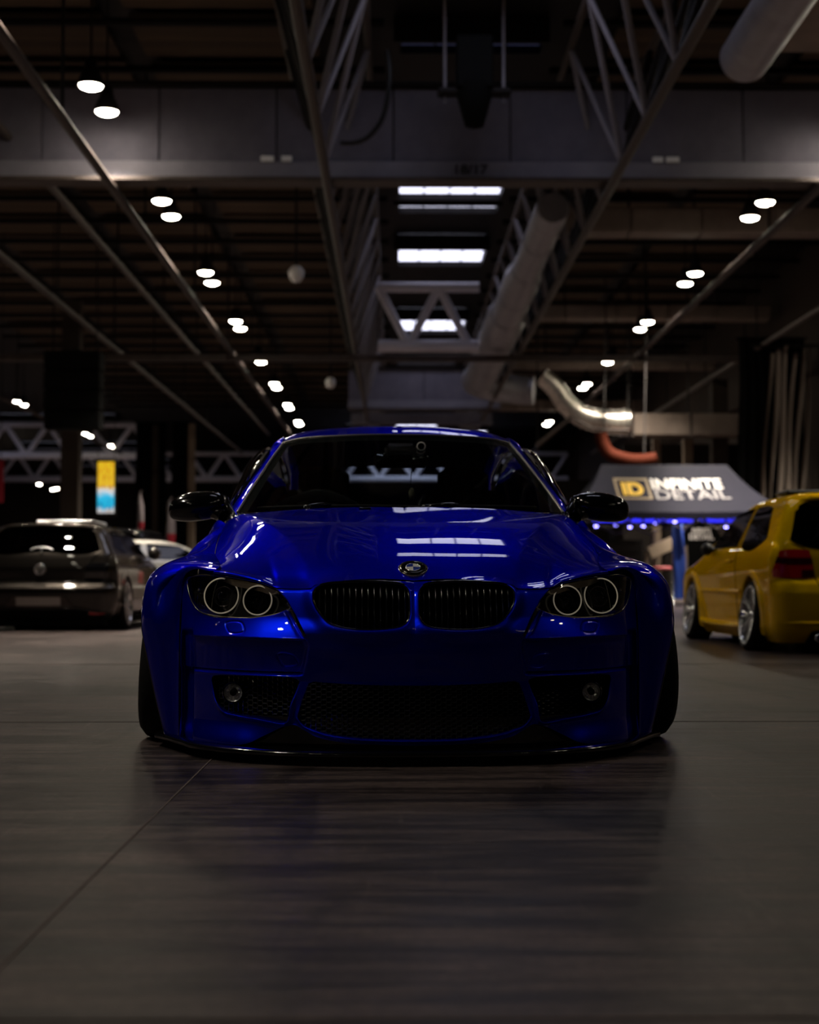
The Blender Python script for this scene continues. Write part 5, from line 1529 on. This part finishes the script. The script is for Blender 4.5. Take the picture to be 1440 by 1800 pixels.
o = text_mesh('logo_word', 'DETAIL', 1, M['logo_grey'], tn, (0, 0, 0), (0, 0, 0), .01, .004); conform(o, -.43, 1.33, .35, .555)
o = text_mesh('logo_letters', 'ID', 1, M['logo_yellow'], tn, (0, 0, 0), (0, 0, 0), .01, .05); conform(o, -1.19, -.68, .43, .685, .02)
bo = MB()
for (a, b2, c2, d2) in ((0, 1, 0, .09), (0, 1, .91, 1), (0, .07, .09, .91), (.93, 1, .09, .91)):
    nn = 14
    G = np.array([[(a + (b2 - a) * i / nn, c2 + (d2 - c2) * k / nn, 0) for k in range(nn + 1)] for i in range(nn + 1)]); bo.grid(G, flip=True)
o = bo.build('logo_border', M['logo_gold'], tn, smooth=False); conform(o, -1.34, -.52, .35, .765)
# blue lights under the roof
for k, (x, z) in enumerate(((-1.75, 1.90), (-1.27, 1.92), (-.93, 1.88), (-.61, 1.90), (-.30, 1.96), (.16, 2.01), (.63, 1.95), (.90, 1.98), (1.40, 1.88))):
    t = thing('spot_light', 'small blue spot light under the tent roof, %s from the left' % ORD[k], 'lamp', (6.62 + x, 35.7, z), 0, 'blue spot lights in the tent')
    MB().lathe([(.001, -.035), (.03, -.03), (.045, 0), (.001, .005)], 14).build('bulb', M['led'], t)
    MB().tube([(0, 0, 0), (0, 0, .25)], .03, 10).build('holder', M['black_plastic'], t)
o = MB().box((6.75, 35.9, 2.04), (3.9, .05, .09), bev=.01).build('light_strip', M['led_strip'], smooth=False)
tag(o, 'blue glowing light strip along the inside of the tent', 'light strip')
ld = bpy.data.lights.new('strip_light', 'AREA'); ld.shape = 'RECTANGLE'; ld.size = 3.6; ld.size_y = .2; ld.energy = 20; ld.color = (.12, .12, 1)
lo = bpy.data.objects.new('strip_light', ld); C.objects.link(lo); lo.parent = o; lo.location = (6.75, 35.8, 1.98)
# things under the tent
t = thing('tool_cabinet', 'tall black tool cabinet standing under the left of the tent', 'cabinet', (5.25, 35.2, 0))
MB().box((0, 0, .79), (1.25, .6, 1.5), bev=.015).build('carcass', M['black_plastic'], t, smooth=False)
for k in range(6):
    dr_ = MB().box((0, -.305, .20 + k * .235), (1.18, .02, .215), bev=.008).build('drawer', M['black_plastic'], t, smooth=False)
    MB().box((0, -.325, .27 + k * .235), (.9, .02, .02), bev=.004).build('drawer_handle', M['dark_chrome'], dr_, smooth=False)
for sx in (-1, 1):
    for sy in (-1, 1):
        MB().lathe([(.02, -.015), (.035, -.012), (.035, .012), (.02, .015)], 14, 'x', (sx * .55, sy * .24, .035)).build('castor', M['rubber'], t)
t = thing('display_easel', 'beige folding easel with slanted board under the tent', 'easel', (6.12, 35.0, 0))
for x in (-.17, .12):
    MB().tube([(x, -.1, 0), (x * .8, .1, 1.25)], .045, 8).build('leg', M['beige_board'], t)
MB().tube([(.06, .35, 0), (.06, .15, 1.72)], .06, 8).build('mast', M['beige_board'], t)
MB().box((.2, 0, 1.35), (.62, .05, .30), bev=.01, rot=Matrix.Rotation(radians(-24), 3, 'Y')).build('board', M['beige_board'], t, smooth=False)
t = thing('stool', 'pink cushioned stool in front of the easel', 'stool', (6.02, 33.2, 0))
MB().lathe([(.001, .90), (.18, .895), (.205, .86), (.20, .82), (.001, .815)], 24).build('cushion', M['pink'], t)
for k in range(4):
    a = k * pi / 2 + .6
    MB().tube([(.12 * cos(a), .12 * sin(a), .82), (.20 * cos(a), .20 * sin(a), 0)], .015, 8).build('leg', M['dark_steel'], t)
MB().torus((0, 0, .28), .17, .01, (0, 0, 1), 24, 6).build('foot_ring', M['dark_steel'], t)
t = thing('feather_flag', 'dark blue fabric flag hanging at the middle of the tent', 'flag', (6.60, 34.3, 0))
P = np.array([[(-.13 + .26 * k / 5 + .03 * sin(6 * v + k), .03 * sin(5 * v + 2 * k), .15 + 1.75 * v) for k in range(6)] for v in np.linspace(0, 1, 22)])
b = MB(); b.grid(P); b.grid(P + np.array([0, .008, 0]), flip=True); b.build('cloth', M['flag_blue'], t)
MB().tube([(-.14, .02, 0), (-.14, .02, 1.95)], .014, 6).build('pole', M['alloy'], t)
MB().box((-.14, .02, .012), (.4, .4, .024), bev=.004).build('base', M['dark_steel'], t, smooth=False)
# black t-shirt on a stand
t = thing('tshirt_stand', 'black t-shirt with white two-line print on a stand in the tent', 't-shirt', (7.36, 35.5, 0))
out_ = [(-.30, .80), (.30, .80), (.31, 1.45), (.52, 1.30), (.60, 1.45), (.34, 1.84), (.12, 2.02), (0, 1.98), (-.12, 2.02), (-.34, 1.84), (-.60, 1.45), (-.52, 1.30), (-.31, 1.45)]
MB().plate(out_, -.09, .09).build('shirt', M['black_cloth'], t, smooth=False)
text_mesh('print', 'INFINITE', .16, M['logo_white'], t, (0, -.095, 1.77), (pi / 2, 0, 0), .004, .006, sx=.72)
text_mesh('print', 'DETAIL', .19, M['logo_white'], t, (0, -.095, 1.62), (pi / 2, 0, 0), .004, .006, sx=.95)
MB().tube([(0, 0, 0), (0, 0, 1.9)], .02, 8).build('pole', M['dark_steel'], t)
MB().lathe([(.001, .02), (.22, .018), (.24, 0)], 20).build('base', M['dark_steel'], t)

t = thing('tent_lamp', 'small lamp hanging under the front edge of the tent roof', 'lamp', (6.9, 34.25, 2.12))
MB().lathe([(.001, .06), (.05, .055), (.09, 0), (.08, 0), (.001, .03)], 18).build('shade', M['dark_steel'], t)
MB().lathe([(.001, -.02), (.04, -.012), (.05, .01), (.001, .02)], 16).build('bulb', M['lamp_glow'], t)
ld = bpy.data.lights.new('bulb_light', 'SPOT'); ld.energy = 60; ld.color = (1, .86, .7); ld.shadow_soft_size = .06; ld.spot_size = radians(150); ld.spot_blend = 1
lo = bpy.data.objects.new('bulb_light', ld); C.objects.link(lo); lo.parent = t; lo.location = (0, 0, -.04); lo.rotation_euler = (radians(35), 0, 0)
